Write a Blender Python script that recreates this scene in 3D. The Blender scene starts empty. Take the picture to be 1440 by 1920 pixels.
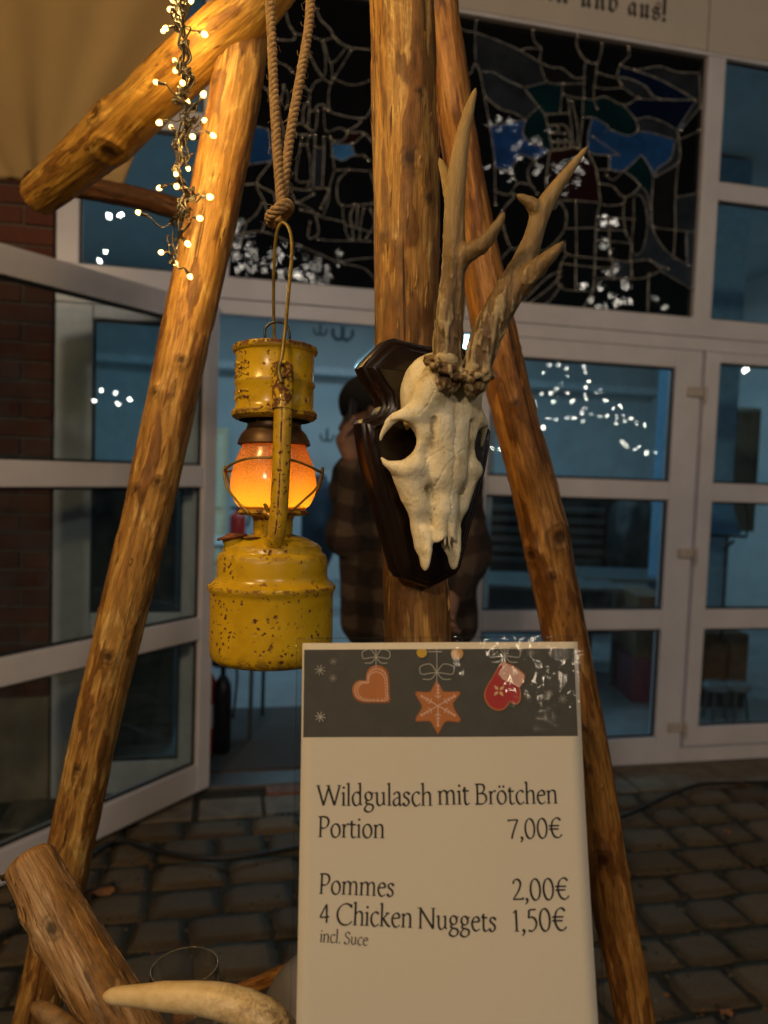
import bpy, bmesh, math, random
import numpy as np
from math import sin, cos, pi, radians, sqrt, atan2
from mathutils import Vector, Matrix
random.seed(7)
S = bpy.context.scene
COL = S.collection
# ---------------------------------------------------------------- camera
H_EYE = 1.5
F = 1387.0
PITCH, ROLL, YAW = radians(3.25), radians(2.03), radians(12.2)
fw = np.array([0, cos(PITCH), -sin(PITCH)])
_r0 = np.array([1., 0, 0]); _u0 = np.cross(_r0, fw)
rt = cos(ROLL) * _r0 + sin(ROLL) * _u0
up = -sin(ROLL) * _r0 + cos(ROLL) * _u0
EYE = np.array([0, 0, H_EYE])
cam = bpy.data.cameras.new('camera')
cam.sensor_fit = 'VERTICAL'; cam.sensor_height = 36; cam.sensor_width = 27
cam.lens = F / 1920 * 36
cam.clip_start = 0.02; cam.clip_end = 200
cam.dof.use_dof = True; cam.dof.focus_distance = 0.72; cam.dof.aperture_fstop = 5.0
co = bpy.data.objects.new('camera', cam); COL.objects.link(co)
co.matrix_world = Matrix(((rt[0], up[0], -fw[0], EYE[0]), (rt[1], up[1], -fw[1], EYE[1]), (rt[2], up[2], -fw[2], EYE[2]), (0, 0, 0, 1)))
S.camera = co
# ---------------------------------------------------------------- night sky
w = bpy.data.worlds.new('World'); S.world = w; w.use_nodes = True
sk = w.node_tree.nodes.new('ShaderNodeTexSky'); sk.sky_type = 'NISHITA'; sk.sun_disc = False
sk.sun_elevation = radians(-4); sk.sun_rotation = radians(200)
w.node_tree.links.new(sk.outputs[0], w.node_tree.nodes['Background'].inputs[0])
w.node_tree.nodes['Background'].inputs[1].default_value = 0.12
S.view_settings.view_transform = 'Standard'; S.view_settings.look = 'None'
S.view_settings.exposure = 0; S.view_settings.gamma = 1; S.view_settings.use_curve_mapping = False
cy = S.cycles
cy.use_light_tree = True; cy.sample_clamp_indirect = 2.5; cy.sample_clamp_direct = 0
cy.max_bounces = 8; cy.diffuse_bounces = 3; cy.glossy_bounces = 4; cy.transmission_bounces = 8; cy.transparent_max_bounces = 16
cy.caustics_reflective = False; cy.caustics_refractive = False
cy.use_denoising = True

# ---------------------------------------------------------------- helpers: points
def nrm(v):
    v = np.asarray(v, float); return v / np.linalg.norm(v)
def ray(x, y): return fw + rt * (x - 720) / F - up * (y - 960) / F
def P(x, y, d): return EYE + ray(x, y) * d          # a place seen at (x, y) that stands d metres off
def ground(x, y, z=0.0):
    v = ray(x, y); return EYE + v * ((z - H_EYE) / v[2])
FU = np.array([cos(YAW), sin(YAW), 0]); FN = np.array([sin(YAW), -cos(YAW), 0]); FO = ground(1280, 1430)
def fac(x, y, n=0.0):
    v = ray(x, y); o = FO + FN * n; t = ((o - EYE) @ FN) / (v @ FN); p = EYE + v * t
    return float((p - FO) @ FU), float(p[2])
def FW(s, z, n=0.0):
    p = FO + FU * s + FN * n; return np.array([p[0], p[1], z])

# ---------------------------------------------------------------- helpers: noise
def _h(ix, iy, iz, seed):
    n = (ix * 374761393 + iy * 668265263 + iz * 2147483647 % 1000003 * 97 + seed * 1274126177) & 0xffffffff
    n = (n ^ (n >> 13)) * 1274126177 & 0xffffffff
    n = (n ^ (n >> 16)) * 2246822519 & 0xffffffff
    return ((n ^ (n >> 15)) & 0xffff) / 65535.0
def vnoise(x, y, z, seed=0):
    x, y, z = np.broadcast_arrays(np.asarray(x, float), np.asarray(y, float), np.asarray(z, float))
    i, j, k = np.floor(x).astype(np.int64), np.floor(y).astype(np.int64), np.floor(z).astype(np.int64)
    a, b, c = x - i, y - j, z - k
    a, b, c = a * a * (3 - 2 * a), b * b * (3 - 2 * b), c * c * (3 - 2 * c)
    r = 0
    for di in (0, 1):
        for dj in (0, 1):
            for dk in (0, 1):
                r = r + _h(i + di, j + dj, k + dk, seed) * (a if di else 1 - a) * (b if dj else 1 - b) * (c if dk else 1 - c)
    return r * 2 - 1
def fbm(x, y, z, seed=0, oct=3):
    r, am, f, t = 0, 1, 1, 0
    for o in range(oct):
        r = r + am * vnoise(np.asarray(x) * f, np.asarray(y) * f, np.asarray(z) * f, seed + o); t += am; am *= .5; f *= 2.03
    return r / t

# ---------------------------------------------------------------- helpers: objects
def tag(o, label=None, cat=None, group=None, kind=None):
    if label: o['label'] = label
    if cat: o['category'] = cat
    if group: o['group'] = group
    if kind: o['kind'] = kind
    return o
def thing(name, label, cat, loc=(0, 0, 0), group=None):
    o = bpy.data.objects.new(name, None); COL.objects.link(o); o.location = Vector([float(c) for c in loc]); o.empty_display_size = .05
    return tag(o, label, cat, group)
def top_of(o):
    l = Vector((0, 0, 0))
    while o is not None: l = l + o.location; o = o.parent
    return l
class Geo:
    def __init__(s): s.v = []; s.f = []; s.n = 0; s.at = {}
    def add(s, v, f):
        v = np.asarray(v, float).reshape(-1, 3); s.v.append(v)
        s.f += [tuple(int(i) + s.n for i in q) for q in f]; s.n += len(v); return s
    def box(s, p0, p1, tf=None):
        (a, b, c), (d, e, g) = p0, p1
        v = [(a, b, c), (d, b, c), (d, e, c), (a, e, c), (a, b, g), (d, b, g), (d, e, g), (a, e, g)]
        if tf: v = [tf(*q) for q in v]
        return s.add(v, [(0, 3, 2, 1), (4, 5, 6, 7), (0, 1, 5, 4), (1, 2, 6, 5), (2, 3, 7, 6), (3, 0, 4, 7)])
    def tube(s, pts, rad, seg=8, cap=True, flat=1.0):
        pts = np.asarray(pts, float); n = len(pts)
        rad = np.broadcast_to(np.asarray(rad, float), (n,))
        t = np.gradient(pts, axis=0); t /= np.linalg.norm(t, axis=1)[:, None] + 1e-12
        a = np.array([0, 0, 1.]) if abs(t[0][2]) < .9 else np.array([1., 0, 0])
        x = nrm(np.cross(t[0], a)); V = []
        for i in range(n):
            x = nrm(x - t[i] * (x @ t[i])); y = np.cross(t[i], x)
            for k in range(seg):
                an = 2 * pi * k / seg
                V.append(pts[i] + rad[i] * (cos(an) * x + flat * sin(an) * y))
        Fc = [(i * seg + k, i * seg + (k + 1) % seg, (i + 1) * seg + (k + 1) % seg, (i + 1) * seg + k) for i in range(n - 1) for k in range(seg)]
        if cap: Fc += [tuple(range(seg))[::-1], tuple((n - 1) * seg + k for k in range(seg))]
        return s.add(V, Fc)
    def lathe(s, prof, o, ax=(0, 0, 1), seg=48, x0=None, close=False):
        ax = nrm(ax); x = nrm(np.cross(ax, [0, 1, 0.01]) if x0 is None else x0); y = np.cross(ax, x); o = np.asarray(o, float)
        V = [o + ax * z + r * (cos(2 * pi * k / seg) * x + sin(2 * pi * k / seg) * y) for r, z in prof for k in range(seg)]
        n = len(prof)
        Fc = [(i * seg + k, i * seg + (k + 1) % seg, (i + 1) * seg + (k + 1) % seg, (i + 1) * seg + k) for i in range(n - 1) for k in range(seg)]
        if close: Fc += [tuple(range(seg))[::-1], tuple((n - 1) * seg + k for k in range(seg))]
        return s.add(V, Fc)
    def ball(s, c, r, n=6):
        m = n * 2; V = []; c = np.asarray(c, float); r = np.broadcast_to(np.asarray(r, float), (3,))
        for i in range(n + 1):
            for k in range(m):
                a, b = pi * i / n, 2 * pi * k / m
                V.append(c + r * np.array([sin(a) * cos(b), sin(a) * sin(b), cos(a)]))
        return s.add(V, [(i * m + k, (i + 1) * m + k, (i + 1) * m + (k + 1) % m, i * m + (k + 1) % m) for i in range(n) for k in range(m)])
    def mesh(s, name, org=(0, 0, 0), smooth=None, weld=False):
        me = bpy.data.meshes.new(name)
        V = np.concatenate(s.v) - np.array([org[0], org[1], org[2]]) if s.v else np.zeros((0, 3))
        me.from_pydata(V.tolist(), [], s.f)
        for k, (typ, data) in s.at.items():
            a = me.attributes.new(k, typ, 'POINT'); a.data.foreach_set('vector' if typ == 'FLOAT_VECTOR' else 'value', np.asarray(data, float).ravel())
        if weld:
            bm = bmesh.new(); bm.from_mesh(me); bmesh.ops.remove_doubles(bm, verts=bm.verts, dist=1e-6); bmesh.ops.recalc_face_normals(bm, faces=bm.faces); bm.to_mesh(me); bm.free()
        if smooth == True: me.polygons.foreach_set('use_smooth', [True] * len(me.polygons))
        elif smooth:
            me.polygons.foreach_set('use_smooth', [True] * len(me.polygons)); me.set_sharp_from_angle(angle=radians(smooth))
        return me
    def link(s, name, mat, parent=None, smooth=None, org=None, bevel=0, weld=False, **kw):
        """world-space geometry becomes one object: parts take their parent's origin, top-level ones get org"""
        if parent is not None: o0 = top_of(parent); o = bpy.data.objects.new(name, s.mesh(name, o0, smooth, weld)); o.parent = parent
        else:
            if org is None:
                V = np.concatenate(s.v); c = (V.min(0) + V.max(0)) / 2; org = (c[0], c[1], V[:, 2].min())
            o = bpy.data.objects.new(name, s.mesh(name, org, smooth, weld)); o.location = org
        COL.objects.link(o)
        for m in (mat if isinstance(mat, (list, tuple)) else [mat]): o.data.materials.append(getattr(m, 'm', m))
        if bevel:
            b = o.modifiers.new('bevel', 'BEVEL'); b.width = bevel; b.segments = 2; b.limit_method = 'ANGLE'; b.angle_limit = radians(40)
        return tag(o, **kw)
def copy_part(src, parent, loc, rot=None, scale=None):
    o = src.copy(); COL.objects.link(o); o.parent = parent; o.location = loc
    if rot is not None: o.rotation_euler = rot
    if scale is not None: o.scale = scale
    return o
def spline(pts, n=8, closed=False):
    """Catmull-Rom through pts"""
    p = np.asarray(pts, float); m = len(p)
    if m < 3 and not closed:
        return np.array([p[0] + (p[-1] - p[0]) * t for t in np.linspace(0, 1, n + 1)])
    out = []
    rng = range(m) if closed else range(m - 1)
    for i in rng:
        if closed: a, b, c, d = p[(i - 1) % m], p[i], p[(i + 1) % m], p[(i + 2) % m]
        else: a, b, c, d = p[max(i - 1, 0)], p[i], p[i + 1], p[min(i + 2, m - 1)]
        if not closed and i == 0: a = 2 * b - c
        if not closed and i == m - 2: d = 2 * c - b
        for k in range(n):
            t = k / n
            out.append(.5 * ((2 * b) + (-a + c) * t + (2 * a - 5 * b + 4 * c - d) * t * t + (-a + 3 * b - 3 * c + d) * t ** 3))
    if not closed: out.append(p[-1])
    return np.array(out)
def surface_nets(vol, org, h):
    """mesh of the zero level of vol (inside < 0)"""
    ins = vol < 0
    nx, ny, nz = vol.shape
    c = [(0, 0, 0), (1, 0, 0), (0, 1, 0), (1, 1, 0), (0, 0, 1), (1, 0, 1), (0, 1, 1), (1, 1, 1)]
    sl = lambda a, d: a[d[0]:nx - 1 + d[0], d[1]:ny - 1 + d[1], d[2]:nz - 1 + d[2]]
    cnt = sum(sl(ins, d).astype(np.int8) for d in c)
    act = (cnt > 0) & (cnt < 8)
    idx = -np.ones(act.shape, np.int64); I = np.argwhere(act); idx[act] = np.arange(len(I))
    vals = np.stack([vol[I[:, 0] + d[0], I[:, 1] + d[1], I[:, 2] + d[2]] for d in c], 1)
    acc = np.zeros((len(I), 3)); k = np.zeros(len(I))
    for a in range(8):
        for b in range(a + 1, 8):
            da, db = np.array(c[a]), np.array(c[b])
            if abs(da - db).sum() != 1: continue
            va, vb = vals[:, a], vals[:, b]; m = (va < 0) != (vb < 0)
            t = np.where(m, va / np.where(m, va - vb, 1), 0)
            acc += np.where(m[:, None], da + t[:, None] * (db - da), 0); k += m
    V = org + h * (I + acc / k[:, None])
    Fs = []
    for ax in range(3):
        u, v = (ax + 1) % 3, (ax + 2) % 3
        s0 = [slice(None)] * 3; s1 = [slice(None)] * 3; s0[ax] = slice(0, -1); s1[ax] = slice(1, None)
        ch = ins[tuple(s0)] != ins[tuple(s1)]
        E = np.argwhere(ch); E = E[(E[:, u] > 0) & (E[:, v] > 0) & (E[:, u] < vol.shape[u] - 1) & (E[:, v] < vol.shape[v] - 1)]
        if not len(E): continue
        eu = np.eye(3, dtype=int)[u]; ev = np.eye(3, dtype=int)[v]
        g = lambda e: idx[e[:, 0], e[:, 1], e[:, 2]]
        q = np.stack([g(E - eu - ev), g(E - ev), g(E), g(E - eu)], 1)
        fl = ins[E[:, 0], E[:, 1], E[:, 2]]
        q[~fl] = q[~fl][:, ::-1]
        Fs.append(q)
    return V, np.concatenate(Fs)
def smin(a, b, k):
    h = np.clip(.5 + .5 * (b - a) / k, 0, 1); return b + (a - b) * h - k * h * (1 - h)
def smax(a, b, k): return -smin(-a, -b, k)
def sd_cap(X, Y, Z, a, b, ra, rb):
    a = np.asarray(a, float); b = np.asarray(b, float); d = b - a; L = d @ d + 1e-12
    t = np.clip(((X - a[0]) * d[0] + (Y - a[1]) * d[1] + (Z - a[2]) * d[2]) / L, 0, 1)
    return np.sqrt((X - a[0] - t * d[0]) ** 2 + (Y - a[1] - t * d[1]) ** 2 + (Z - a[2] - t * d[2]) ** 2) - (ra + (rb - ra) * t)
def sd_ell(X, Y, Z, c, r, R=None):
    x, y, z = X - c[0], Y - c[1], Z - c[2]
    if R is not None: x, y, z = (R[i][0] * x + R[i][1] * y + R[i][2] * z for i in range(3))
    q = np.sqrt((x / r[0]) ** 2 + (y / r[1]) ** 2 + (z / r[2]) ** 2) + 1e-9
    q2 = np.sqrt((x / r[0] ** 2) ** 2 + (y / r[1] ** 2) ** 2 + (z / r[2] ** 2) ** 2) + 1e-9
    return q * (q - 1) / q2
def grid(lo, hi, h):
    ax = [np.arange(lo[i], hi[i] + h, h) for i in range(3)]
    return [g_.astype(np.float32) for g_ in np.meshgrid(*ax, indexing='ij')]

# ---------------------------------------------------------------- helpers: materials
class M:
    def __init__(s, name):
        s.m = bpy.data.materials.new(name); s.m.use_nodes = True; s.t = s.m.node_tree; s.b = s.t.nodes['Principled BSDF']; s.out = s.t.nodes['Material Output']; s._tc = None
    def n(s, typ, **kw):
        x = s.t.nodes.new('ShaderNode' + typ)
        for k, v in kw.items():
            if k.startswith('_'): x.inputs[k[1:].replace('_', ' ')].default_value = v
            else: setattr(x, k, v)
        return x
    def l(s, a, b): s.t.links.new(a, b); return s
    def coords(s, scale=(1, 1, 1), attr=None, kind='Object'):
        if attr: src = s.n('Attribute', attribute_name=attr).outputs['Vector']
        else: src = s.n('TexCoord').outputs[kind]
        mp = s.n('Mapping'); mp.inputs['Scale'].default_value = scale; s.l(src, mp.inputs[0]); return mp.outputs[0]
    def noise(s, scale, vec=None, detail=4, rough=.55, dist=0):
        x = s.n('TexNoise', _Scale=scale, _Detail=detail, _Roughness=rough, _Distortion=dist)
        s.l(vec if vec is not None else s.coords(), x.inputs['Vector']); return x.outputs['Fac']
    def ramp(s, fac, stops, interp='LINEAR'):
        x = s.n('ValToRGB'); cr = x.color_ramp; cr.interpolation = interp
        while len(cr.elements) < len(stops): cr.elements.new(.5)
        for e, (p, c) in zip(cr.elements, stops): e.position = p; e.color = (*c, 1) if not isinstance(c, (int, float)) else (c, c, c, 1)
        s.l(fac, x.inputs[0]); return x.outputs[0]
    def mix(s, fac, a, b, mode='MIX'):
        x = s.n('Mix', data_type='RGBA', blend_type=mode)
        for v, i in ((fac, 0), (a, 6), (b, 7)):
            if isinstance(v, (int, float)): x.inputs[i].default_value = v
            elif isinstance(v, tuple): x.inputs[i].default_value = (*v, 1)
            else: s.l(v, x.inputs[i])
        return x.outputs[2]
    def math(s, op, a, b=0.5, clamp=False):
        x = s.n('Math', operation=op, use_clamp=clamp)
        for v, i in ((a, 0), (b, 1)):
            if isinstance(v, (int, float)): x.inputs[i].default_value = v
            else: s.l(v, x.inputs[i])
        return x.outputs[0]
    def set(s, **kw):
        for k, v in kw.items():
            i = s.b.inputs[k.replace('_', ' ')]
            if isinstance(v, (int, float)): i.default_value = v
            elif isinstance(v, tuple): i.default_value = (*v, 1) if len(v) == 3 and i.type == 'RGBA' else v
            else: s.l(v, i)
        return s
    def bump(s, h, dist=.001, strength=1.0):
        x = s.n('Bump', _Distance=dist, _Strength=strength); s.l(h, x.inputs['Height']); s.l(x.outputs[0], s.b.inputs['Normal']); return x.outputs[0]
def plain(name, col, rough=.5, metal=0, spec=.5, var=.12, scale=20, bump=0, **kw):
    m = M(name); nz = m.noise(scale)
    m.set(Base_Color=m.mix(m.ramp(nz, [(.3, 0.), (.7, 1.)]), tuple(c * (1 - var) for c in col), tuple(min(1, c * (1 + var)) for c in col)), Roughness=rough, Metallic=metal)
    m.b.inputs['Specular IOR Level'].default_value = spec
    if bump: m.bump(m.noise(scale * 6), bump)
    for k, v in kw.items(): m.set(**{k: v})
    return m.m
def emitter(name, col, strength):
    m = M(name); m.t.nodes.remove(m.b); e = m.n('Emission', _Strength=strength); e.inputs[0].default_value = (*col, 1); m.l(e.outputs[0], m.out.inputs[0]); return m.m
def clear(name, tint=(1, 1, 1), ior=1.45, rough=0.0, bumps=0, bscale=20, haze=0, hazecol=(.5, .5, .5), boost=1.0):
    m = M(name); m.t.nodes.remove(m.b)
    tr = m.n('BsdfTransparent'); tr.inputs[0].default_value = (*tint, 1)
    gl = m.n('BsdfGlossy', _Roughness=rough); fr = m.n('LayerWeight', _Blend=.5)
    if bumps:
        b = m.n('Bump', _Distance=bumps); m.l(m.noise(bscale, detail=2), b.inputs['Height']); m.l(b.outputs[0], gl.inputs['Normal']); m.l(b.outputs[0], fr.inputs['Normal'])
    geo = m.n('NewGeometry')
    f = m.math('MULTIPLY_ADD', m.math('POWER', fr.outputs['Facing'], 5.0), .95); f.node.inputs[2].default_value = .045
    if boost != 1: f = m.math('MULTIPLY', f, boost, True)
    mx = m.n('MixShader'); m.l(f, mx.inputs[0]); m.l(tr.outputs[0], mx.inputs[1]); m.l(gl.outputs[0], mx.inputs[2])
    last = mx.outputs[0]
    if haze:
        d = m.n('BsdfDiffuse'); d.inputs[0].default_value = (*hazecol, 1); m2 = m.n('MixShader')
        nz = m.ramp(m.noise(9, detail=5), [(.35, 0.), (.75, haze)]); m.l(nz, m2.inputs[0]); m.l(last, m2.inputs[1]); m.l(d.outputs[0], m2.inputs[2]); last = m2.outputs[0]
    m.l(last, m.out.inputs[0]); return m.m

def wood(name, a, b, c, dark, rough=.55, bright=1.0):
    """peeled pole: long fibres, ochre patches, bark remnants, drying cracks"""
    m = M(name)
    v = m.coords((1, 1, .07), 'rest'); v2 = m.coords((1, 1, .3), 'rest'); v3 = m.coords((1, 1, .02), 'rest')
    fib = m.noise(300, v, 6, .7, .4); streak = m.noise(75, v, 6, .65, 1.2); patch = m.noise(34, v2, 6, .68, 1.0)
    base = m.ramp(patch, [(.34, b), (.44, a), (.54, a), (.63, c)])
    base = m.mix(m.math('MULTIPLY', m.ramp(streak, [(.38, 1.), (.55, 0.)]), .55), base, tuple(x * .55 for x in b))
    base = m.mix(.65, base, m.ramp(fib, [(.32, (.22, .20, .18)), (.68, (.80, .78, .74))]), 'OVERLAY')
    fine = m.ramp(m.noise(520, m.coords((1, 1, .05), 'rest'), 4, .7), [(.40, .0), (.47, 1.)])
    base = m.mix(m.math('MULTIPLY', m.math('SUBTRACT', 1.0, fine), .45), base, tuple(x * .30 for x in b))
    tone = m.n('Attribute', attribute_name='tone').outputs['Fac']
    barkm = m.ramp(tone, [(.48, 0.), (.56, 1.)])
    spk = m.noise(140, v2, 5, .7)
    base = m.mix(m.math('MULTIPLY', barkm, .85), base, m.mix(m.ramp(spk, [(.35, 0.), (.65, 1.)]), dark, tuple(x * .8 for x in b)))
    cr = m.ramp(m.noise(85, v3, 3, .5, .2), [(.335, 1.), (.352, 0.)])
    base = m.mix(m.math('MULTIPLY', cr, .75), base, (.02, .009, .004))
    kn = m.n('Attribute', attribute_name='knot').outputs['Fac']
    base = m.mix(m.ramp(kn, [(.15, 0.), (.9, .85)]), base, tuple(x * .35 for x in dark))
    dk = m.ramp(m.noise(55, m.coords((1, 1, .25), 'rest'), 3, .5), [(.28, 1.), (.33, 0.)])
    base = m.mix(m.math('MULTIPLY', dk, .4), base, dark)
    m.set(Base_Color=base, Roughness=m.ramp(streak, [(.3, rough + .12), (.7, rough - .1)]))
    m.b.inputs['Specular IOR Level'].default_value = .35
    h = m.math('ADD', m.math('MULTIPLY', fib, .35), m.math('SUBTRACT', m.math('MULTIPLY', streak, .8), m.math('MULTIPLY', cr, 1.2)))
    m.bump(h, .0016, 1.0)
    return m.m
def log(name, pts, rads, mat, parent=None, seed=0, knots=(), seg=72, step=.004, cap=(True, True), flat=.085, bark=.5, flakes=120, **kw):
    """a peeled pole along pts; knots: (fraction, angle, size m, height m)"""
    c = spline(pts, 24); L = np.concatenate([[0], np.cumsum(np.linalg.norm(np.diff(c, axis=0), axis=1))])
    n = max(8, int(L[-1] / step)); t = np.linspace(0, L[-1], n)
    c = np.stack([np.interp(t, L, c[:, i]) for i in range(3)], 1)
    r = np.interp(t / L[-1], np.linspace(0, 1, len(rads)), rads)
    tg = np.gradient(c, axis=0); tg /= np.linalg.norm(tg, axis=1)[:, None]
    c = c + .0022 * np.stack([vnoise(t * 5, 0, 0, seed + 50), vnoise(t * 5, 3, 0, seed + 51), 0 * t], 1)
    x = nrm(np.cross(tg[0], [0, 1, .1])); X = []
    for i in range(n): x = nrm(x - tg[i] * (x @ tg[i])); X.append(x)
    X = np.array(X); Y = np.cross(tg, X)
    # sideways wander
    th = np.linspace(0, 2 * pi, seg, endpoint=False)
    T, TH = np.meshgrid(t, th, indexing='ij'); R0 = np.mean(rads)
    cx, sx = np.cos(TH), np.sin(TH)
    rr = r[:, None] * (1 + flat * fbm(cx * 1.6, sx * 1.6, T * 3.5, seed, 3) + .018 * fbm(cx * 5, sx * 5, T * 9, seed + 5, 2))
    # bark remnants: slightly raised plates with ragged edges
    bk = fbm(cx * 2.4 + .25 * vnoise(cx * 9, sx * 9, T * 40, seed), sx * 2.4, T * 12, seed + 11, 5) + .10 * vnoise(cx * 11, sx * 11, T * 30, seed + 2)
    tone = np.clip(bk + bark, 0, 1)
    rr = rr + .0013 * np.clip((tone - .5) * 18, 0, 1)
    # long drying cracks
    cn = fbm(cx * 4.2, sx * 4.2, T * 1.4, seed + 23, 2); rr = rr - .0022 * np.clip(1 - abs(cn - .12) * 45, 0, 1)
    rr = rr - .0008 * np.clip(1 - abs(cn + .2) * 40, 0, 1) + .0004 * fbm(cx * 16, sx * 16, T * 22, seed + 3, 2)
    kn = np.zeros_like(rr)
    for (kf, ka, ks, kh) in knots:
        ks *= 1.35
        d = np.sqrt(((T - kf * L[-1]) / 1.15) ** 2 + (((TH - (ka - pi) + pi) % (2 * pi) - pi) * R0) ** 2) / ks
        rr = rr + kh * np.exp(-d ** 2) - kh * .75 * np.exp(-(d / .38) ** 2) + kh * .25 * np.exp(-((d - .8) / .12) ** 2)
        kn = np.maximum(kn, np.clip(np.exp(-(d / .42) ** 2) * 1.4 + .55 * np.exp(-((d - .72) / .1) ** 2), 0, 1))
    ck = np.clip(1 - abs(cn - .12) * 70, 0, 1) * np.clip(fbm(cx * 1.3, sx * 1.3, T * 5, seed + 41, 2) * 4 + .6, 0, 1); kn = np.maximum(kn, ck * .95)
    # rounded ends
    for e, on in ((0, cap[0]), (L[-1], cap[1])):
        if on: dd = np.clip(abs(T - e) / (R0 * .35), 0, 1); rr = rr * np.sqrt(np.clip(1 - (1 - dd) ** 2, 0, 1) * .75 + .25)
    V = c[:, None, :] + rr[..., None] * (cx[..., None] * X[:, None, :] + sx[..., None] * Y[:, None, :])
    rest = np.stack([cx * R0, sx * R0, T], -1)
    g = Geo(); Fc = [(i * seg + k, i * seg + (k + 1) % seg, (i + 1) * seg + (k + 1) % seg, (i + 1) * seg + k) for i in range(n - 1) for k in range(seg)]
    V = V.reshape(-1, 3); rest = rest.reshape(-1, 3)
    m0 = len(V)
    V = np.concatenate([V, c[:1] - tg[:1] * .002, c[-1:] + tg[-1:] * .002]); rest = np.concatenate([rest, [[0, 0, 0]], [[0, 0, L[-1]]]])
    Fc += [(m0, (k + 1) % seg, k) for k in range(seg)] + [(m0 + 1, (n - 1) * seg + k, (n - 1) * seg + (k + 1) % seg) for k in range(seg)]
    g.add(V, Fc)
    g.at = {'rest': ('FLOAT_VECTOR', rest), 'tone': ('FLOAT', np.concatenate([tone.ravel(), [0, 0]])), 'knot': ('FLOAT', np.concatenate([kn.ravel(), [0, 0]]))}
    lo_g = g.link(name, mat, parent, smooth=True, org=tuple(c[-1] if c[-1][2] < c[0][2] else c[0]) if parent is None else None, **kw)
    if flakes:       # loose slivers of bark and lifted fibres
        fr = random.Random(seed + 77); fg = Geo(); rs_ = []
        for _ in range(flakes):
            i = fr.randrange(4, n - 12); a = fr.uniform(0, 2 * pi); ln = fr.uniform(.012, .034); wd = fr.uniform(.0005, .0016); lift = fr.uniform(.0001, .0016); up_ = fr.random() < .5
            Q = []
            for u_, ww in ((0, .5), (.4, 1.), (.8, .7), (1, .15)):
                tt = min(n - 1, i + int(ln * u_ / (t[1] - t[0]) + .5)); ll = lift * ((u_ if up_ else 1 - u_) ** 2) + .0004
                for s_ in (-1, 1):
                    aa = a + s_ * ww * wd / R0 + u_ * .05; k_a = int(round(aa / (2 * pi) * seg)) % seg
                    pc2 = c[i] + tg[i] * ln * u_; Q.append(pc2 + (rr[tt, k_a] + ll) * (cos(aa) * X[i] + sin(aa) * Y[i])); rs_.append([cos(aa) * R0 + .01, sin(aa) * R0, t[i] + ln * u_ + a * .07])
            fg.add(Q, [(0, 1, 3, 2), (2, 3, 5, 4), (4, 5, 7, 6)])
        fg.at = {'rest': ('FLOAT_VECTOR', rs_), 'tone': ('FLOAT', [fr.uniform(.3, .7) for _ in rs_]), 'knot': ('FLOAT', [0.] * len(rs_))}
        fo = fg.link('bark_sliver', mat, lo_g, kind='stuff'); sm2 = fo.modifiers.new('thick', 'SOLIDIFY'); sm2.thickness = .0003
    return lo_g
# ================================================================ materials
m_pvc = plain('white_pvc', (.72, .71, .79), .32, spec=.5, var=.06, scale=6)
m_gasket = plain('black_gasket', (.015, .015, .017), .5)
m_pane = clear('window_glass', (.86, .93, .95), 1.52, haze=.08, hazecol=(.2, .28, .32), boost=1.5)
m_board = plain('white_board', (.62, .56, .50), .55, var=.05, scale=5)
m_black = plain('black_paint', (.012, .01, .01), .4)
m_hinge = plain('hinge_enamel', (.55, .50, .47), .3)

def fbox(g, s0, s1, z0, z1, n0, n1): return g.box((s0, z0, n0), (s1, z1, n1), tf=lambda a, b, c: FW(a, b, c))
def fbar(name, s0, s1, z0, z1, n0, n1, mat, parent, bevel=.004, **kw):
    return fbox(Geo(), s0, s1, z0, z1, n0, n1).link(name, mat, parent, bevel=bevel, **kw)
def glazed(name, label, cat, s0, s1, zs, frame, base_n=(-.06, .0), left=.09, right=.09, top=.09, bot=.14, pane_n=-.03, group=None, tf=FW):
    """a glazed leaf: zs = list of (pane bottom, pane top); tf places (s, z, n)"""
    t = thing(name, label, cat, tf((s0 + s1) / 2, max(0, zs[0][0] - bot), 0), group)
    z0, z1 = zs[0][0] - bot, zs[-1][1] + top
    n0, n1 = base_n
    B = lambda nm, a, b, c, d, e=n0, f=n1, m=m_pvc, bv=.005: Geo().box((a, c, e), (b, d, f), tf=lambda p, q, r: tf(p, q, r)).link(nm, m, t, bevel=bv)
    B('stile', s0, s0 + left, z0, z1); B('stile', s1 - right, s1, z0, z1)
    B('rail', s0 + left, s1 - right, z0, zs[0][0], n0 + .001, n1 - .001)
    B('rail', s0 + left, s1 - right, zs[-1][1], z1, n0 + .001, n1 - .001)
    for (a, b), (c, d) in zip(zs[:-1], zs[1:]): B('rail', s0 + left, s1 - right, b, c, n0 + .001, n1 - .001)
    for (a, b) in zs:
        p = B('pane', s0 + left, s1 - right, a, b, pane_n - .002, pane_n + .002, m_pane, 0)
        g = Geo(); w_ = .010
        for q in ((s0 + left, s0 + left + w_, a, b), (s1 - right - w_, s1 - right, a, b), (s0 + left + w_, s1 - right - w_, a, a + w_), (s0 + left + w_, s1 - right - w_, b - w_, b)):
            g.box((q[0], q[2], pane_n + .003), (q[1], q[3], pane_n + .012), tf=lambda p_, q_, r_: tf(p_, q_, r_))
        g.link('gasket', m_gasket, p)
    return t
LV = [(.145, .72), (.822, 1.397), (1.492, 2.075)]

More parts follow.
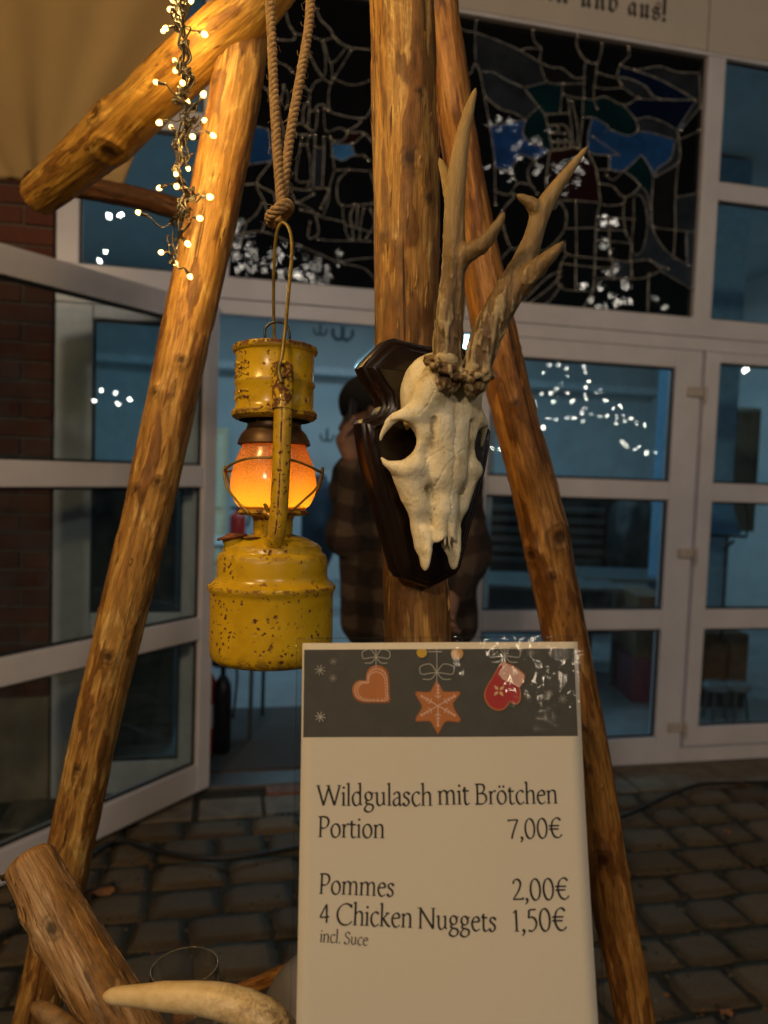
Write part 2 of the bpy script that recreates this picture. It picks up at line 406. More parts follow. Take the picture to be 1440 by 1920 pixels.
# ---------------------------------------------------------------- ground
m_soil = M('dark_joint_soil'); _n = m_soil.noise(30, detail=6); m_soil.set(Base_Color=m_soil.ramp(_n, [(.3, (.016, .012, .008)), (.6, (.034, .030, .014)), (.8, (.06, .046, .028))]), Roughness=.95); m_soil.bump(m_soil.noise(160), .004)
g = Geo(); K = 40
V = []; 
for i in range(2):
    pass
g.add([(-30, -30, -.012), (30, -30, -.012), (30, 30, -.012), (-30, 30, -.012)], [(0, 1, 2, 3)])
g.link('ground', m_soil.m, kind='structure', org=(0, 0, -.012))

m_cob = M('cobble_granite')
oi = m_cob.n('ObjectInfo').outputs['Random']
cn = m_cob.noise(28, detail=6, rough=.65); cf = m_cob.noise(210, detail=3)
cc = m_cob.ramp(oi, [(.0, (.15, .11, .065)), (.35, (.25, .185, .11)), (.7, (.17, .135, .09)), (1., (.33, .24, .14))])
cc = m_cob.mix(m_cob.ramp(cn, [(.35, 0.), (.7, .6)]), cc, (.07, .055, .035)); cc = m_cob.mix(.25, cc, m_cob.ramp(cf, [(.3, (.1, .1, .1)), (.7, (.9, .9, .9))]), 'OVERLAY')
m_cob.set(Base_Color=cc, Roughness=m_cob.ramp(cn, [(.3, .42), (.7, .75)])); m_cob.bump(m_cob.math('ADD', cf, m_cob.math('MULTIPLY', cn, 2.5)), .005)
def cobble_mesh(k):
    rng = random.Random(k); bm = bmesh.new(); nx, ny = 6, 5; top = {}
    for i in range(nx + 1):
        for j in range(ny + 1):
            u, v = i / nx * 2 - 1, j / ny * 2 - 1
            e = max(abs(u), abs(v)); r = 1.0
            if abs(u) > .6 and abs(v) > .6: r = .91 + rng.random() * .06
            edge = 1 + (rng.random() - .5) * .07 if e > .99 else 1
            z = .006 * (1 - e ** 6) + (rng.random() - .5) * .004 - (.005 if e > .99 else 0)
            top[i, j] = bm.verts.new((u * .5 * r * edge, v * .5 * r * edge, z))
    for i in range(nx):
        for j in range(ny): bm.faces.new((top[i, j], top[i + 1, j], top[i + 1, j + 1], top[i, j + 1]))
    ring = [top[i, 0] for i in range(nx + 1)] + [top[nx, j] for j in range(1, ny + 1)] + [top[i, ny] for i in range(nx - 1, -1, -1)] + [top[0, j] for j in range(ny - 1, 0, -1)]
    low = [bm.verts.new((v.co.x * 1.03, v.co.y * 1.03, -.05)) for v in ring]
    for a in range(len(ring)): b = (a + 1) % len(ring); bm.faces.new((ring[a], low[a], low[b], ring[b]))
    me = bpy.data.meshes.new('cobblestone'); bm.to_mesh(me); bm.free(); me.materials.append(m_cob.m)
    me.polygons.foreach_set('use_smooth', [True] * len(me.polygons)); return me
cobs = [cobble_mesh(k) for k in range(7)]
pave = thing('cobblestone_pavement', 'dark weathered cobblestones laid in rows in front of the glass doors', None, (0, 0, 0)); tag(pave, kind='structure')
rng = random.Random(3); n_row = -.16; row = 0; count = 0
def put_cobble(s, n, wd, dp):
    global count
    p = FW(s, rng.uniform(-.007, .004), n)
    o = bpy.data.objects.new('cobblestone', cobs[rng.randrange(7)]); COL.objects.link(o); o.parent = pave
    o.location = p; o.rotation_euler = (rng.uniform(-.03, .03), rng.uniform(-.03, .03), YAW + rng.uniform(-.05, .05) + (pi if rng.random() < .5 else 0)); o.scale = (wd, dp, 1)
    count += 1
def proj(p):
    q = np.asarray(p) - EYE; d = q @ fw; return 720 + F * (q @ rt) / d, 960 - F * (q @ up) / d, d
nn = .30
while nn < 2.6:
    dp = rng.uniform(.145, .190); s = -3.6 + rng.random() * .2
    while s < 1.9:
        wd = rng.uniform(.17, .28)
        px, py, d = proj(FW(s + wd / 2, 0, nn + dp / 2))
        first = nn < .31 and -2.48 < s < -.3
        if d > .5 and -130 < px < 1570 and py < 2060: put_cobble(s + wd / 2, nn + dp / 2, wd - rng.uniform(.006, .017), dp - rng.uniform(.006, .017))
        s += wd
    nn += dp
# kerb slabs along the wall
m_slab = plain('concrete_slab', (.17, .14, .105), .8, var=.3, scale=14, bump=.003)
s = -3.2; k = 0
for s0, s1 in ((-3.3, -2.52), (-1.55, -1.05), (-1.05, -.42), (-.42, .25), (.25, .95), (.95, 1.8)):
    fbar('slab', s0 + .004, s1 - .004, -.05, -.002 + .002 * (k % 2), .0, .285, m_slab, pave, .006); k += 1
for s0, s1 in ((-2.50, -2.22), (-2.215, -1.93), (-1.925, -1.56)):
    fbar('slab', s0 + .004, s1 - .006, -.05, -.004, .10, .285, m_slab, pave, .006)
m_clinker = plain('red_clinker', (.20, .085, .05), .7, var=.35, scale=25, bump=.003)
for i in range(3): fbar('clinker_brick', -2.20 + i * .245, -2.20 + i * .245 + .235, -.04, .006, .012, .095, m_clinker, pave, .005)
# drain grate
dg = thing('drain_grate', 'slotted dark metal drain grate set in the paving below the doorway', 'drain', FW(-1.95, 0, .2))
m_iron = plain('dark_iron', (.05, .038, .028), .55, metal=.6, var=.4)
fbar('frame', -2.17, -1.53, -.01, .003, .285, .297, m_iron, dg, .001); fbar('frame', -2.17, -1.53, -.01, .003, .373, .385, m_iron, dg, .001)
for i in range(23): fbar('slat', -2.165 + i * .0285, -2.165 + i * .0285 + .012, -.008, .001, .2975, .3725, m_iron, dg, .001)
# leaves lying on the stones
m_leaf = M('dead_leaf'); m_leaf.set(Base_Color=m_leaf.ramp(m_leaf.noise(60), [(.3, (.16, .055, .015)), (.7, (.38, .17, .05))]), Roughness=.6)
def leaf(px, py, size, label, col=None):
    p = ground(px, py, .014); g = Geo(); n = 14; V = [(0, 0, .01)]
    for i in range(n):
        a = 2 * pi * i / n; r = size * (.55 + .45 * abs(cos(a * 2.5)) * (1 if i % 2 else .7)) * (1 + .3 * cos(a)); V.append((cos(a) * r, sin(a) * r * .8, .006 * sin(a * 3) + .006))
    g.add(np.array(V) + p, [(0, 1 + i, 1 + (i + 1) % n) for i in range(n)])
    V2 = np.array(V) + p - np.array([0, 0, .0012]); g.add(V2, [(0, 1 + (i + 1) % n, 1 + i) for i in range(n)])
    g.link('dead_leaf', m_leaf.m, label=label, cat='leaf')
leaf(1385, 1470, .055, 'large brown dead leaf lying by the kerb slabs under the right door')
leaf(1358, 1902, .022, 'small pale yellow leaf lying alone on the cobbles in the lower right corner')
leaf(185, 1672, .05, 'brown crumpled leaf on the cobbles beside the foot of the left pole')
leaf(1360, 1562, .02, 'tiny brown leaf on the cobbles right of the menu card')
# grit, moss tufts and leaf crumbs in the joints
rg = random.Random(17)
for nm_, col_, cnt_, sz_ in (('grit', (.20, .16, .10), 2600, (.0015, .006)), ('moss', (.035, .05, .012), 900, (.004, .011)), ('leaf_crumbs', (.20, .09, .03), 260, (.004, .012))):
    gg = Geo()
    for _ in range(cnt_):
        p = FW(rg.uniform(-3.4, 1.7), rg.uniform(-.004, .006), rg.uniform(.30, 2.3)); r_ = rg.uniform(*sz_); a = rg.uniform(0, 6.3)
        fl_ = .35 if nm_ == 'leaf_crumbs' else .8
        V4 = [p + np.array([cos(a + k * 1.57) * r_ * rg.uniform(.6, 1.2), sin(a + k * 1.57) * r_ * rg.uniform(.6, 1.2), 0]) for k in range(4)] + [p + np.array([0, 0, r_ * fl_])]
        gg.add(V4, [(0, 1, 4), (1, 2, 4), (2, 3, 4), (3, 0, 4)])
    gg.link(nm_, plain(nm_ + '_mat', col_, .9, var=.4, scale=8), kind='stuff', label={'grit': 'fine grit scattered over the cobbles', 'moss': 'low moss growing in the joints of the cobbles', 'leaf_crumbs': 'brown leaf crumbs scattered over the cobbles'}[nm_], cat=nm_.replace('_', ' '))
# black cable over the ground
m_cable = plain('black_rubber_cable', (.012, .011, .010), .45)
def gl(pts, z=.022): return spline([ground(x, y, z + (.004 if i % 2 else 0)) for i, (x, y) in enumerate(pts)], 8)
Geo().tube(gl([(20, 1700), (120, 1640), (215, 1578), (275, 1592), (370, 1608), (455, 1606), (560, 1588), (700, 1560), (900, 1530), (1080, 1538), (1162, 1532), (1235, 1500), (1300, 1474), (1350, 1469), (1460, 1466)]), .009, 8).link('ground_cable', m_cable, smooth=True, label='black cable snaking over the cobbles between the tripod and the doors', cat='cable', org=tuple(ground(700, 1570)))
Geo().tube(gl([(-20, 1762), (60, 1725), (140, 1680), (215, 1655)]), .007, 8).link('ground_cable', m_cable, smooth=True, label='short black cable behind the crossing log in the lower left corner', cat='cable', org=tuple(ground(60, 1740)))

# ---------------------------------------------------------------- brick pillar at the left
m_brick = M('red_brick'); oi = m_brick.n('ObjectInfo').outputs['Random']
bn = m_brick.noise(40, detail=6, rough=.65)
m_brick.set(Base_Color=m_brick.mix(m_brick.ramp(bn, [(.35, 0.), (.75, .55)]), m_brick.ramp(oi, [(0, (.115, .032, .018)), (.5, (.15, .044, .024)), (1, (.09, .03, .02))]), (.09, .035, .025)), Roughness=.85); m_brick.bump(bn, .004)
m_mortar = plain('mortar', (.15, .12, .10), .95, var=.2, scale=40, bump=.002)
bp = thing('brick_pillar', 'red brick pillar at the left edge above its plastered plinth', 'pillar', FW(-3.5, 0, 0))
fbox(Geo(), -4.6, -3.158, .45, 3.6, -.30, -.012).link('mortar', m_mortar, bp)
fbar('plinth', -4.6, -3.150, -.02, .452, -.30, .0, plain('grey_plaster', (.22, .175, .125), .9, var=.3, scale=5, bump=.004), bp, .01)
bm_ = Geo().box((-.12, -.055, -.034), (.12, .055, .034)).mesh('brick'); bm_.materials.append(m_brick.m)
zr = .49; r_ = 0
while zr < 3.4:
    s = -3.152
    lens = [.24, .24, .24, .24, .24] if r_ % 2 == 0 else [.115, .24, .24, .24, .24]
    for L_ in lens:
        o = bpy.data.objects.new('brick', bm_); COL.objects.link(o); o.parent = bp
        q = FW(s - L_ / 2, zr, -.052 + rng.uniform(-.003, .003)); o.location = Vector([float(c) for c in q]) - bp.location
        o.rotation_euler = (rng.uniform(-.01, .01), rng.uniform(-.008, .008), YAW + rng.uniform(-.006, .006)); o.scale = (L_ / .24, 1, 1)
        s -= L_ + .012
    zr += .081; r_ += 1

# ---------------------------------------------------------------- lettering board above
sb = thing('lettering_board', 'white board with black old German lettering above the stained glass', 'sign', FW(-1.2, 3.68, 0))
fbar('board', -3.10, -.106, 3.655, 4.5, -.07, .004, m_board, sb, .003)
fbar('board', -.098, 1.9, 3.655, 4.5, -.07, .0035, m_board, sb, .003)
FRAK = {'e':[[(155,-15),(137,-7),(140,2),(106,16),(79,32),(61,51),(49,72),(41,95),(39,122),(39,217),(39,230),(41,240),(43,247),(47,253),(53,259),(60,265),(174,342),(189,342),(253,246),(256,242),(257,238),(258,234),(257,231),(254,228),(250,224),(118,125),(119,115),(123,106),(128,97),(135,89),(144,83),(153,78),(162,74),(172,71),(181,71),(193,71),(203,73),(212,76),(221,81),(231,88),(242,98),(256,83)],[(118,155),(185,205),(187,207),(189,209),(189,211),(140,289),(134,285),(129,281),(125,277),(122,273),(120,269),(119,263),(118,256),(118,247),(118,236)]],'i':[[(71,371),(84,433),(96,468),(112,489),(134,496),(150,493),(159,484),(162,469),(161,460),(157,450),(150,439),(142,427),(132,415),(122,403),(111,392),(101,381),(92,371)],[(130,-15),(112,-5),(116,2),(102,10),(90,17),(81,25),(75,34),(71,45),(70,59),(70,64),(70,69),(70,75),(70,80),(71,85),(71,90),(72,94),(72,98),(72,102),(72,106),(72,110),(72,115),(72,230),(72,238),(71,245),(70,250),(67,253),(63,255),(58,255),(49,253),(39,248),(28,239),(14,254),(41,276),(71,305),(103,342),(121,331),(116,325),(114,320),(113,316),(114,312),(117,307),(123,302),(131,296),(138,291),(147,286),(155,282),(163,280),(169,279),(169,259),(158,255),(152,246),(150,230),(150,93),(151,84),(151,76),(153,71),(155,67),(159,65),(165,64),(171,66),(180,73),(193,85),(208,72)]],'n':[[(85,-15),(80,-5),(73,4),(64,12),(53,19),(43,23),(33,26),(33,46),(45,52),(53,63),(55,81),(55,218),(54,241),(49,257),(42,266),(29,253),(14,266),(83,342),(99,329),(96,327),(95,325),(95,323),(95,322),(97,320),(101,318),(119,304),(130,285),(134,260),(134,253),(224,342),(244,342),(252,331),(262,321),(273,313),(285,306),(297,302),(307,300),(307,280),(297,274),(291,264),(289,251),(289,90),(289,81),(290,75),(291,70),(294,66),(298,64),(303,64),(309,66),(318,73),(331,85),(346,72),(268,-15),(251,-5),(255,2),(240,10),(229,17),(220,25),(213,34),(209,45),(208,59),(208,64),(208,68),(209,72),(209,76),(209,81),(210,85),(210,90),(210,94),(210,98),(210,103),(210,107),(210,111),(210,232),(208,249),(200,262),(187,272),(134,220),(134,81),(136,63),(143,52),(156,46),(156,26),(146,23),(136,19),(126,12),(116,4),(109,-5),(105,-15)]],'u':[[(109,-15),(91,-7),(94,0),(92,3),(85,7),(74,11),(35,27),(35,47),(48,51),(56,62),(58,80),(58,224),(57,244),(52,258),(45,266),(30,250),(15,263),(86,342),(102,329),(101,328),(99,326),(98,324),(98,323),(99,322),(101,320),(104,318),(122,304),(133,284),(137,259),(137,94),(137,85),(138,77),(140,70),(144,64),(150,60),(158,59),(169,64),(186,77),(210,99),(210,250),(208,265),(200,275),(188,280),(188,300),(198,303),(208,308),(219,315),(228,323),(235,332),(239,342),(259,342),(264,332),(271,323),(280,315),(291,308),(301,303),(311,300),(311,280),(299,274),(291,263),(289,246),(289,90),(289,81),(290,75),(291,70),(294,66),(298,64),(303,64),(309,66),(318,73),(331,85),(346,72),(268,-15),(251,-5),(255,2),(240,9),(229,17),(221,24),(215,32),(211,43),(210,56),(210,72)]],'d':[[(145,-15),(141,-11),(133,-5),(122,1),(108,9),(93,16),(76,23),(59,30),(42,35),(25,40),(25,60),(31,64),(36,69),(38,77),(39,85),(40,94),(40,105),(40,214),(40,224),(40,235),(40,244),(39,253),(38,261),(37,269),(120,317),(85,338),(58,356),(40,372),(29,387),(23,401),(21,416),(24,436),(35,454),(53,469),(77,480),(106,487),(140,490),(140,469),(127,469),(116,466),(107,461),(100,455),(97,449),(95,441),(98,429),(104,418),(116,407),(123,401),(134,395),(147,387),(162,377),(179,367),(199,355),(224,338),(246,323),(264,307),(277,292),(288,277),(296,262),(301,247),(304,231),(305,214),(303,191),(297,167),(288,144),(276,121),(262,99),(247,78),(238,67),(227,54),(215,39),(200,23),(184,5),(165,-15)],[(181,48),(192,53),(203,67),(215,89),(225,118),(231,149),(233,182),(232,200),(230,216),(225,230),(219,243),(210,255),(199,266),(185,277),(167,289),(147,301),(119,285),(119,83),(129,78),(138,74),(146,70),(153,65),(159,61),(164,58),(172,53),(177,49)]],'a':[[(70,-15),(56,0),(65,7),(65,10),(64,12),(63,14),(63,15),(62,16),(61,17),(60,18),(59,20),(58,21),(34,60),(20,101),(15,145),(18,170),(25,194),(37,218),(54,241),(75,265),(101,289),(154,334),(174,334),(174,328),(194,318),(213,310),(231,304),(248,298),(264,294),(279,291),(279,271),(272,268),(267,264),(263,260),(261,254),(260,246),(259,235),(259,95),(261,78),(265,68),(273,65),(280,67),(289,73),(300,83),(314,69),(240,-15),(224,-3),(231,4),(203,20),(186,37),(181,58),(181,69)],[(132,63),(139,67),(156,79),(181,98),(181,248),(174,251),(162,257),(147,265),(140,268),(134,271),(130,273),(127,275),(125,276),(122,278),(111,266),(103,252),(98,237),(95,220),(93,200),(93,177),(94,151),(99,126),(106,100),(115,80),(123,67)]],'s':[[(118,-15),(117,-13),(115,-9),(111,-5),(107,-1),(102,4),(95,8),(87,13),(78,19),(67,26),(55,33),(41,41),(26,50),(26,71),(54,90),(70,108),(76,126),(73,141),(63,158),(48,177),(32,195),(23,209),(19,219),(21,224),(24,231),(30,239),(37,249),(45,260),(55,271),(65,283),(76,294),(87,305),(98,315),(108,324),(117,331),(125,337),(131,341),(136,342),(147,336),(174,319),(197,309),(216,306),(229,307),(240,312),(250,320),(257,330),(262,341),(263,355),(262,368),(257,380),(249,391),(239,399),(228,403),(216,405),(206,403),(196,399),(186,391),(178,381),(172,371),(169,359),(160,368),(150,375),(139,381),(146,394),(156,405),(167,415),(180,423),(194,427),(210,428),(223,427),(235,424),(247,419),(258,412),(267,403),(275,393),(281,381),(285,368),(286,355),(285,341),(283,329),(279,317),(274,305),(265,292),(255,278),(211,225),(233,211),(250,195),(264,177),(274,159),(280,141),(282,123),(280,103),(274,84),(263,67),(248,51),(230,37),(208,25),(187,15),(180,12),(174,9),(168,6),(162,3),(157,1),(154,-1),(148,-6),(142,-11),(138,-15)],[(132,175),(191,242),(165,246),(140,256),(113,274),(109,277),(105,279),(101,279),(96,278),(91,276),(87,271),(83,266),(81,260),(81,255),(83,247),(91,235),(104,218),(111,209),(117,200),(122,193),(126,186),(129,181)],[(178,38),(190,40),(201,45),(211,54),(218,65),(222,77),(224,91),(222,101),(219,112),(213,124),(205,134),(196,144),(187,152),(178,158),(170,162),(163,163),(159,162),(154,159),(148,154),(93,91),(106,81),(117,73),(127,65),(136,59),(143,54),(150,50),(161,43),(170,40)]]}
def frak_word(word, s0, s1, z0, h, n):
    """blackletter word from s0, letter height scale h"""
    adv_ = [max(a for lp in FRAK[ch] for a, b in lp) / 1000 + .045 for ch in word]; kx = (s1 - s0) / (sum(adv_) * h); x = 0
    for ch in word:
        cu = bpy.data.curves.new('letter', 'CURVE'); cu.dimensions = '2D'; cu.fill_mode = 'BOTH'; cu.extrude = .0012
        for lp in FRAK[ch]:
            sp = cu.splines.new('POLY'); sp.points.add(len(lp) - 1); sp.use_cyclic_u = True
            for i, (a, b) in enumerate(lp): sp.points[i].co = (a / 1000 * h, b / 1000 * h, 0, 1)
        tmp = bpy.data.objects.new('letter', cu); COL.objects.link(tmp)
        me = bpy.data.meshes.new_from_object(tmp); bpy.data.objects.remove(tmp); 
        o = bpy.data.objects.new('letter', me); COL.objects.link(o); o.parent = sb; me.materials.append(m_black)
        q = FW(s0 + x, z0, n); o.location = Vector([float(c) for c in q]) - sb.location
        o.rotation_euler = (pi / 2, 0, YAW); o.scale = (kx, 1, 1)
        x += (max(a for lp in FRAK[ch] for a, b in lp) / 1000 + .045) * h * kx
    return s0 + x
hF = .205
sA, zA = fac(1175, 26); sE, zE = fac(1243, 42); sU, zU = fac(1088, 12)
e = frak_word('aus', fac(1175, 26)[0], fac(1239, 36)[0], zE, hF, .0055)
frak_word('und', fac(1086, 8)[0], fac(1160, 20)[0], zE + .002, hF, .0055)
frak_word('ein', fac(1000, 0)[0], fac(1068, 5)[0], zE + .002, hF, .0055)
sx, _ = fac(1241, 30); g = Geo()
fbox(g, sx, sx + .016, zE + .032, zE + .17, .0045, .007); g.link('letter', m_black, sb); fbox(Geo(), sx, sx + .017, zE, zE + .018, .0045, .007).link('letter', m_black, sb)

# ---------------------------------------------------------------- facade frame
ff = thing('facade_frame', 'white plastic framing that holds the windows and doors of the facade', 'window frame', FW(-1.2, 0, 0))
A = lambda nm, *a, **k: fbar(nm, *a, m_pvc, ff, **k)
A('beam', -3.142, 1.9, 3.636, 3.654, -.07, .002)
A('beam', -3.142, 1.9, 2.238, 2.334, -.07, .012)           # header over the doors
A('beam', -3.142, 1.9, 2.17, 2.2365, -.07, .004)
A('post', -3.142, -3.05, 2.335, 3.635, -.07, 0); A('post', -2.545, -2.42, 2.335, 3.635, -.07, 0)
A('post', -.088, .012, 2.335, 3.635, -.07, 0)
A('transom_bar', -3.049, -2.546, 2.937, 3.03, -.069, -.001); A('transom_bar', .013, 1.9, 2.937, 3.03, -.069, -.001)
A('post', -3.142, -2.99, -.02, 2.169, -.07, -.0)
A('post', -2.60, -2.485, 0, 2.169, -.07, .0)
A('post', 1.05, 1.15, .0, 2.169, -.07, .0)
A('post', -1.262, -1.165, .0, 2.169, -.0705, .0005)
A('post', -.170, -.022, .0, 2.169, -.07, .0)
A('rail', -1.164, -.171, -.0, .142, -.07, -.001); A('rail', -1.164, -.171, .72, .822, -.07, -.001)
A('rail', -1.164, -.171, 1.397, 1.492, -.07, -.001); A('rail', -1.164, -.171, 2.076, 2.169, -.07, -.001)
A('rail', -.021, 1.049, .0, .078, -.07, -.001)
A('rail', -2.989, -2.601, -.0, .142, -.07, -.001); A('rail', -2.989, -2.601, .72, .822, -.07, -.001)
A('rail', -2.989, -2.601, 2.11, 2.169, -.07, -.001)
fbar('threshold', -2.484, -1.263, -.02, .010, -.14, .005, plain('threshold_metal', (.10, .10, .10), .5, metal=.3), ff)
def pane(s0, s1, z0, z1, name, label, n=-.035):
    t = thing(name, label, 'window pane', FW((s0 + s1) / 2, z0, n))
    fbar('glass', s0, s1, z0, z1, n - .002, n + .002, m_pane, t, 0)
    g = Geo(); w_ = .011
    for q in ((s0, s0 + w_, z0, z1), (s1 - w_, s1, z0, z1), (s0 + w_, s1 - w_, z0, z0 + w_), (s0 + w_, s1 - w_, z1 - w_, z1)): fbox(g, *q, n + .003, n + .013)
    g.link('gasket', m_gasket, t); return t
pane(-1.165, -.170, .142, .72, 'window_pane', 'lowest pane of the fixed glazing left of the door hinges')
pane(-1.165, -.170, .822, 1.397, 'window_pane', 'middle pane of the fixed glazing left of the door hinges')
pane(-1.165, -.170, 1.492, 2.076, 'window_pane', 'upper pane with mirrored fairy lights in the fixed glazing by the door')
pane(-2.99, -2.60, .142, .72, 'window_pane', 'lowest narrow side pane beside the brick pillar')
pane(-2.99, -2.60, .822, 2.11, 'window_pane', 'tall narrow side pane seen through the open door leaf')
pane(-3.05, -2.545, 2.334, 2.937, 'window_pane', 'dark blue transom pane above the open door leaf')
pane(-3.05, -2.545, 3.03, 3.636, 'window_pane', 'top left transom pane mostly hidden behind the canvas and beam')
pane(.012, 1.9, 2.334, 2.937, 'window_pane', 'dark blue transom pane above the right door')
pane(.012, 1.9, 3.03, 3.636, 'window_pane', 'topmost transom pane right of the stained glass')
# hinges of the right door leaf
d2 = glazed('glass_door', 'closed white door leaf with three panes at the right edge', 'door', -.008, 1.03, [(.195, .722), (.826, 1.395), (1.493, 2.115)], None, left=.081, right=.1, top=.052, bot=.104, base_n=(-.055, .014), pane_n=-.02)
for i, z in enumerate((1.955, 1.12, .195)):
    h = fbar('hinge', -.105, -.022, z - .022, z + .028, .001, .02, m_hinge, d2, .004)
    Geo().tube([FW(-.012, z - .055, .027), FW(-.012, z + .03, .027)], .0095, 12).link('hinge_pin', m_hinge, h, smooth=40)
# open leaf
HP = FW(-2.484, 0, .012); LA = radians(58.5); LD = np.array([-cos(LA), -sin(LA), 0]); LN = np.array([sin(LA), -cos(LA), 0])
def LW(s, z, n): p = HP + LD * s + LN * n; return np.array([p[0], p[1], z])
d1 = glazed('glass_door', 'white glazed door leaf standing open in front of the brick pillar', 'door', .0, 1.20, [(.150, .72), (.82, 1.397), (1.49, 2.095)], None, left=.075, right=.1, top=.1, bot=.125, base_n=(-.03, .04), pane_n=.005, tf=LW)
# ---------------------------------------------------------------- stained glass
sg = thing('stained_glass_window', 'dark stained glass picture window with silvery lead lines above the doors', 'stained glass', FW(-1.25, 2.335, 0))
Z7 = lambda L: [fac(840 + x / 2.88, 20 + y / 2.88) for x, y in L]
Z6 = lambda L: [fac(480 + x / 3.43, y / 3.43) for x, y in L]
L7 = [[(30,60),(100,95),(155,105),(280,150),(400,205),(510,270)],[(160,40),(155,105),(155,265)],[(155,265),(125,330),(80,290)],[(155,265),(180,320),(205,450),(235,620),(260,800),(262,960),(265,1040)],
[(180,320),(250,320),(320,360),(420,405)],[(400,205),(440,190),(510,195)],[(465,95),(475,150),(510,195),(505,270),(540,375)],[(510,270),(570,295),(625,300),(690,350),(745,350)],[(540,375),(600,385),(745,380)],
[(420,405),(430,420),(500,510)],[(420,405),(540,375)],[(500,510),(430,580),(425,680),(560,745)],[(500,510),(535,560),(560,680),(575,745)],[(705,130),(710,190),(755,258),(815,270),(840,200),(840,165)],
[(755,258),(745,350),(745,460)],[(815,270),(812,330),(800,400),(800,470),(815,520)],[(812,320),(870,340),(920,345),(940,285),(990,230),(985,185)],[(940,285),(1015,310),(1130,350),(1230,400),(1350,470)],
[(1015,310),(1080,300),(1160,290),(1250,320),(1370,325)],[(920,345),(950,400),(860,410),(800,400)],[(920,345),(1000,360),(1080,400),(1120,450),(1190,470),(1350,470)],[(950,400),(1040,460),(1120,470),(1190,470)],
[(1040,460),(960,500),(860,455),(800,470)],[(960,500),(1025,580),(1035,640),(980,665),(880,630)],[(1025,580),(1090,565),(1170,590),(1250,635)],[(1250,635),(1350,480)],[(1270,635),(1375,510)],
[(1250,635),(1260,690),(1255,810),(1120,895)],[(1035,640),(1130,655),(1240,690)],[(1240,690),(1215,790),(1150,840),(1120,895)],[(1370,325),(1380,520)],[(1255,810),(1240,1000),(1240,1170),(1230,1335)],
[(1120,895),(1110,1080),(1125,1190),(1200,1300),(1310,1370)],[(1125,1165),(1340,1190)],[(630,385),(625,440),(615,540)],[(625,440),(700,460),(800,470)],[(545,550),(655,545)],[(660,475),(670,560),(690,730)],
[(680,480),(710,620),(710,735)],[(740,460),(735,600),(720,740)],[(740,565),(800,570),(870,610),(880,630)],[(790,570),(770,650),(765,750)],[(575,745),(640,740),(690,730),(760,745)],[(765,750),(800,765),(855,770),(935,770)],
[(935,770),(850,710),(790,670)],[(760,745),(810,850),(835,1030)],[(610,1015),(720,1020),(835,1030)],[(810,850),(885,850),(960,855),(1035,790),(1060,775),(1110,850),(1120,895)],[(885,850),(880,780)],[(960,855),(905,905),(865,880)],
[(825,925),(900,940),(965,1000),(1045,935),(960,855)],[(1045,935),(1085,975),(1110,1080)],[(835,1030),(870,1045),(960,1035),(965,1000)],[(835,1030),(815,1110),(805,1330),(800,1440),(795,1510)],[(815,1110),(960,1115),(1015,1120)],
[(960,1035),(960,1115),(975,1200),(1000,1250),(995,1345)],[(1015,990),(1015,1120),(1005,1290),(1060,1290),(1090,1130),(1060,1000),(1015,990)],[(610,1015),(650,1090),(640,1170),(600,1230),(540,1285),(480,1290)],
[(560,745),(545,850),(540,940),(575,1060),(610,1015)],[(265,970),(340,985),(385,925),(455,935),(490,980)],[(340,985),(370,990),(300,1080),(310,1170),(350,1275),(400,1270)],[(385,925),(340,860),(260,840)],
[(635,1245),(655,1310),(800,1330),(900,1340),(990,1350),(1095,1340),(1160,1390)],[(630,1360),(800,1380),(910,1385)],[(655,1310),(620,1360),(615,1490),(790,1510)],[(800,1440),(920,1440),(1060,1440),(1160,1400)],
[(615,1400),(540,1440),(400,1580)],[(615,1430),(560,1490),(440,1580)],[(620,1480),(560,1560),(500,1600)],[(1095,1420),(1090,1640)],[(1160,1400),(1330,1500)],[(1095,1340),(1200,1390)],
[(560,610),(640,610),(670,670),(670,730)],[(570,700),(665,700)],[(600,610),(605,640),(570,650)],[(605,690),(605,735)],[(640,690),(640,735)],[(800,1440),(790,1510),(740,1600)],[(575,650),(640,655)],[(820,1175),(960,1180)],[(560,745),(480,800),(440,860),(455,935)],[(480,800),(400,770),(340,860)],[(235,620),(300,600),(430,580)],[(205,450),(290,520),(360,540),(430,580)],[(810,1235),(900,1240),(1000,1250)],[(700,1020),(705,1310)],[(640,1170),(805,1165)],[(880,1115),(885,1340)],[(1255,690),(1370,640)],[(1245,1000),(1360,980)],[(1300,1190),(1305,1370)],[(900,1340),(905,1440)],[(1000,1350),(1005,1440)],[(700,1320),(700,1500)],[(300,1080),(262,1150),(250,1300)],[(350,1275),(300,1330),(260,1420),(330,1560)],[(400,1270),(430,1350),(400,1440)]]
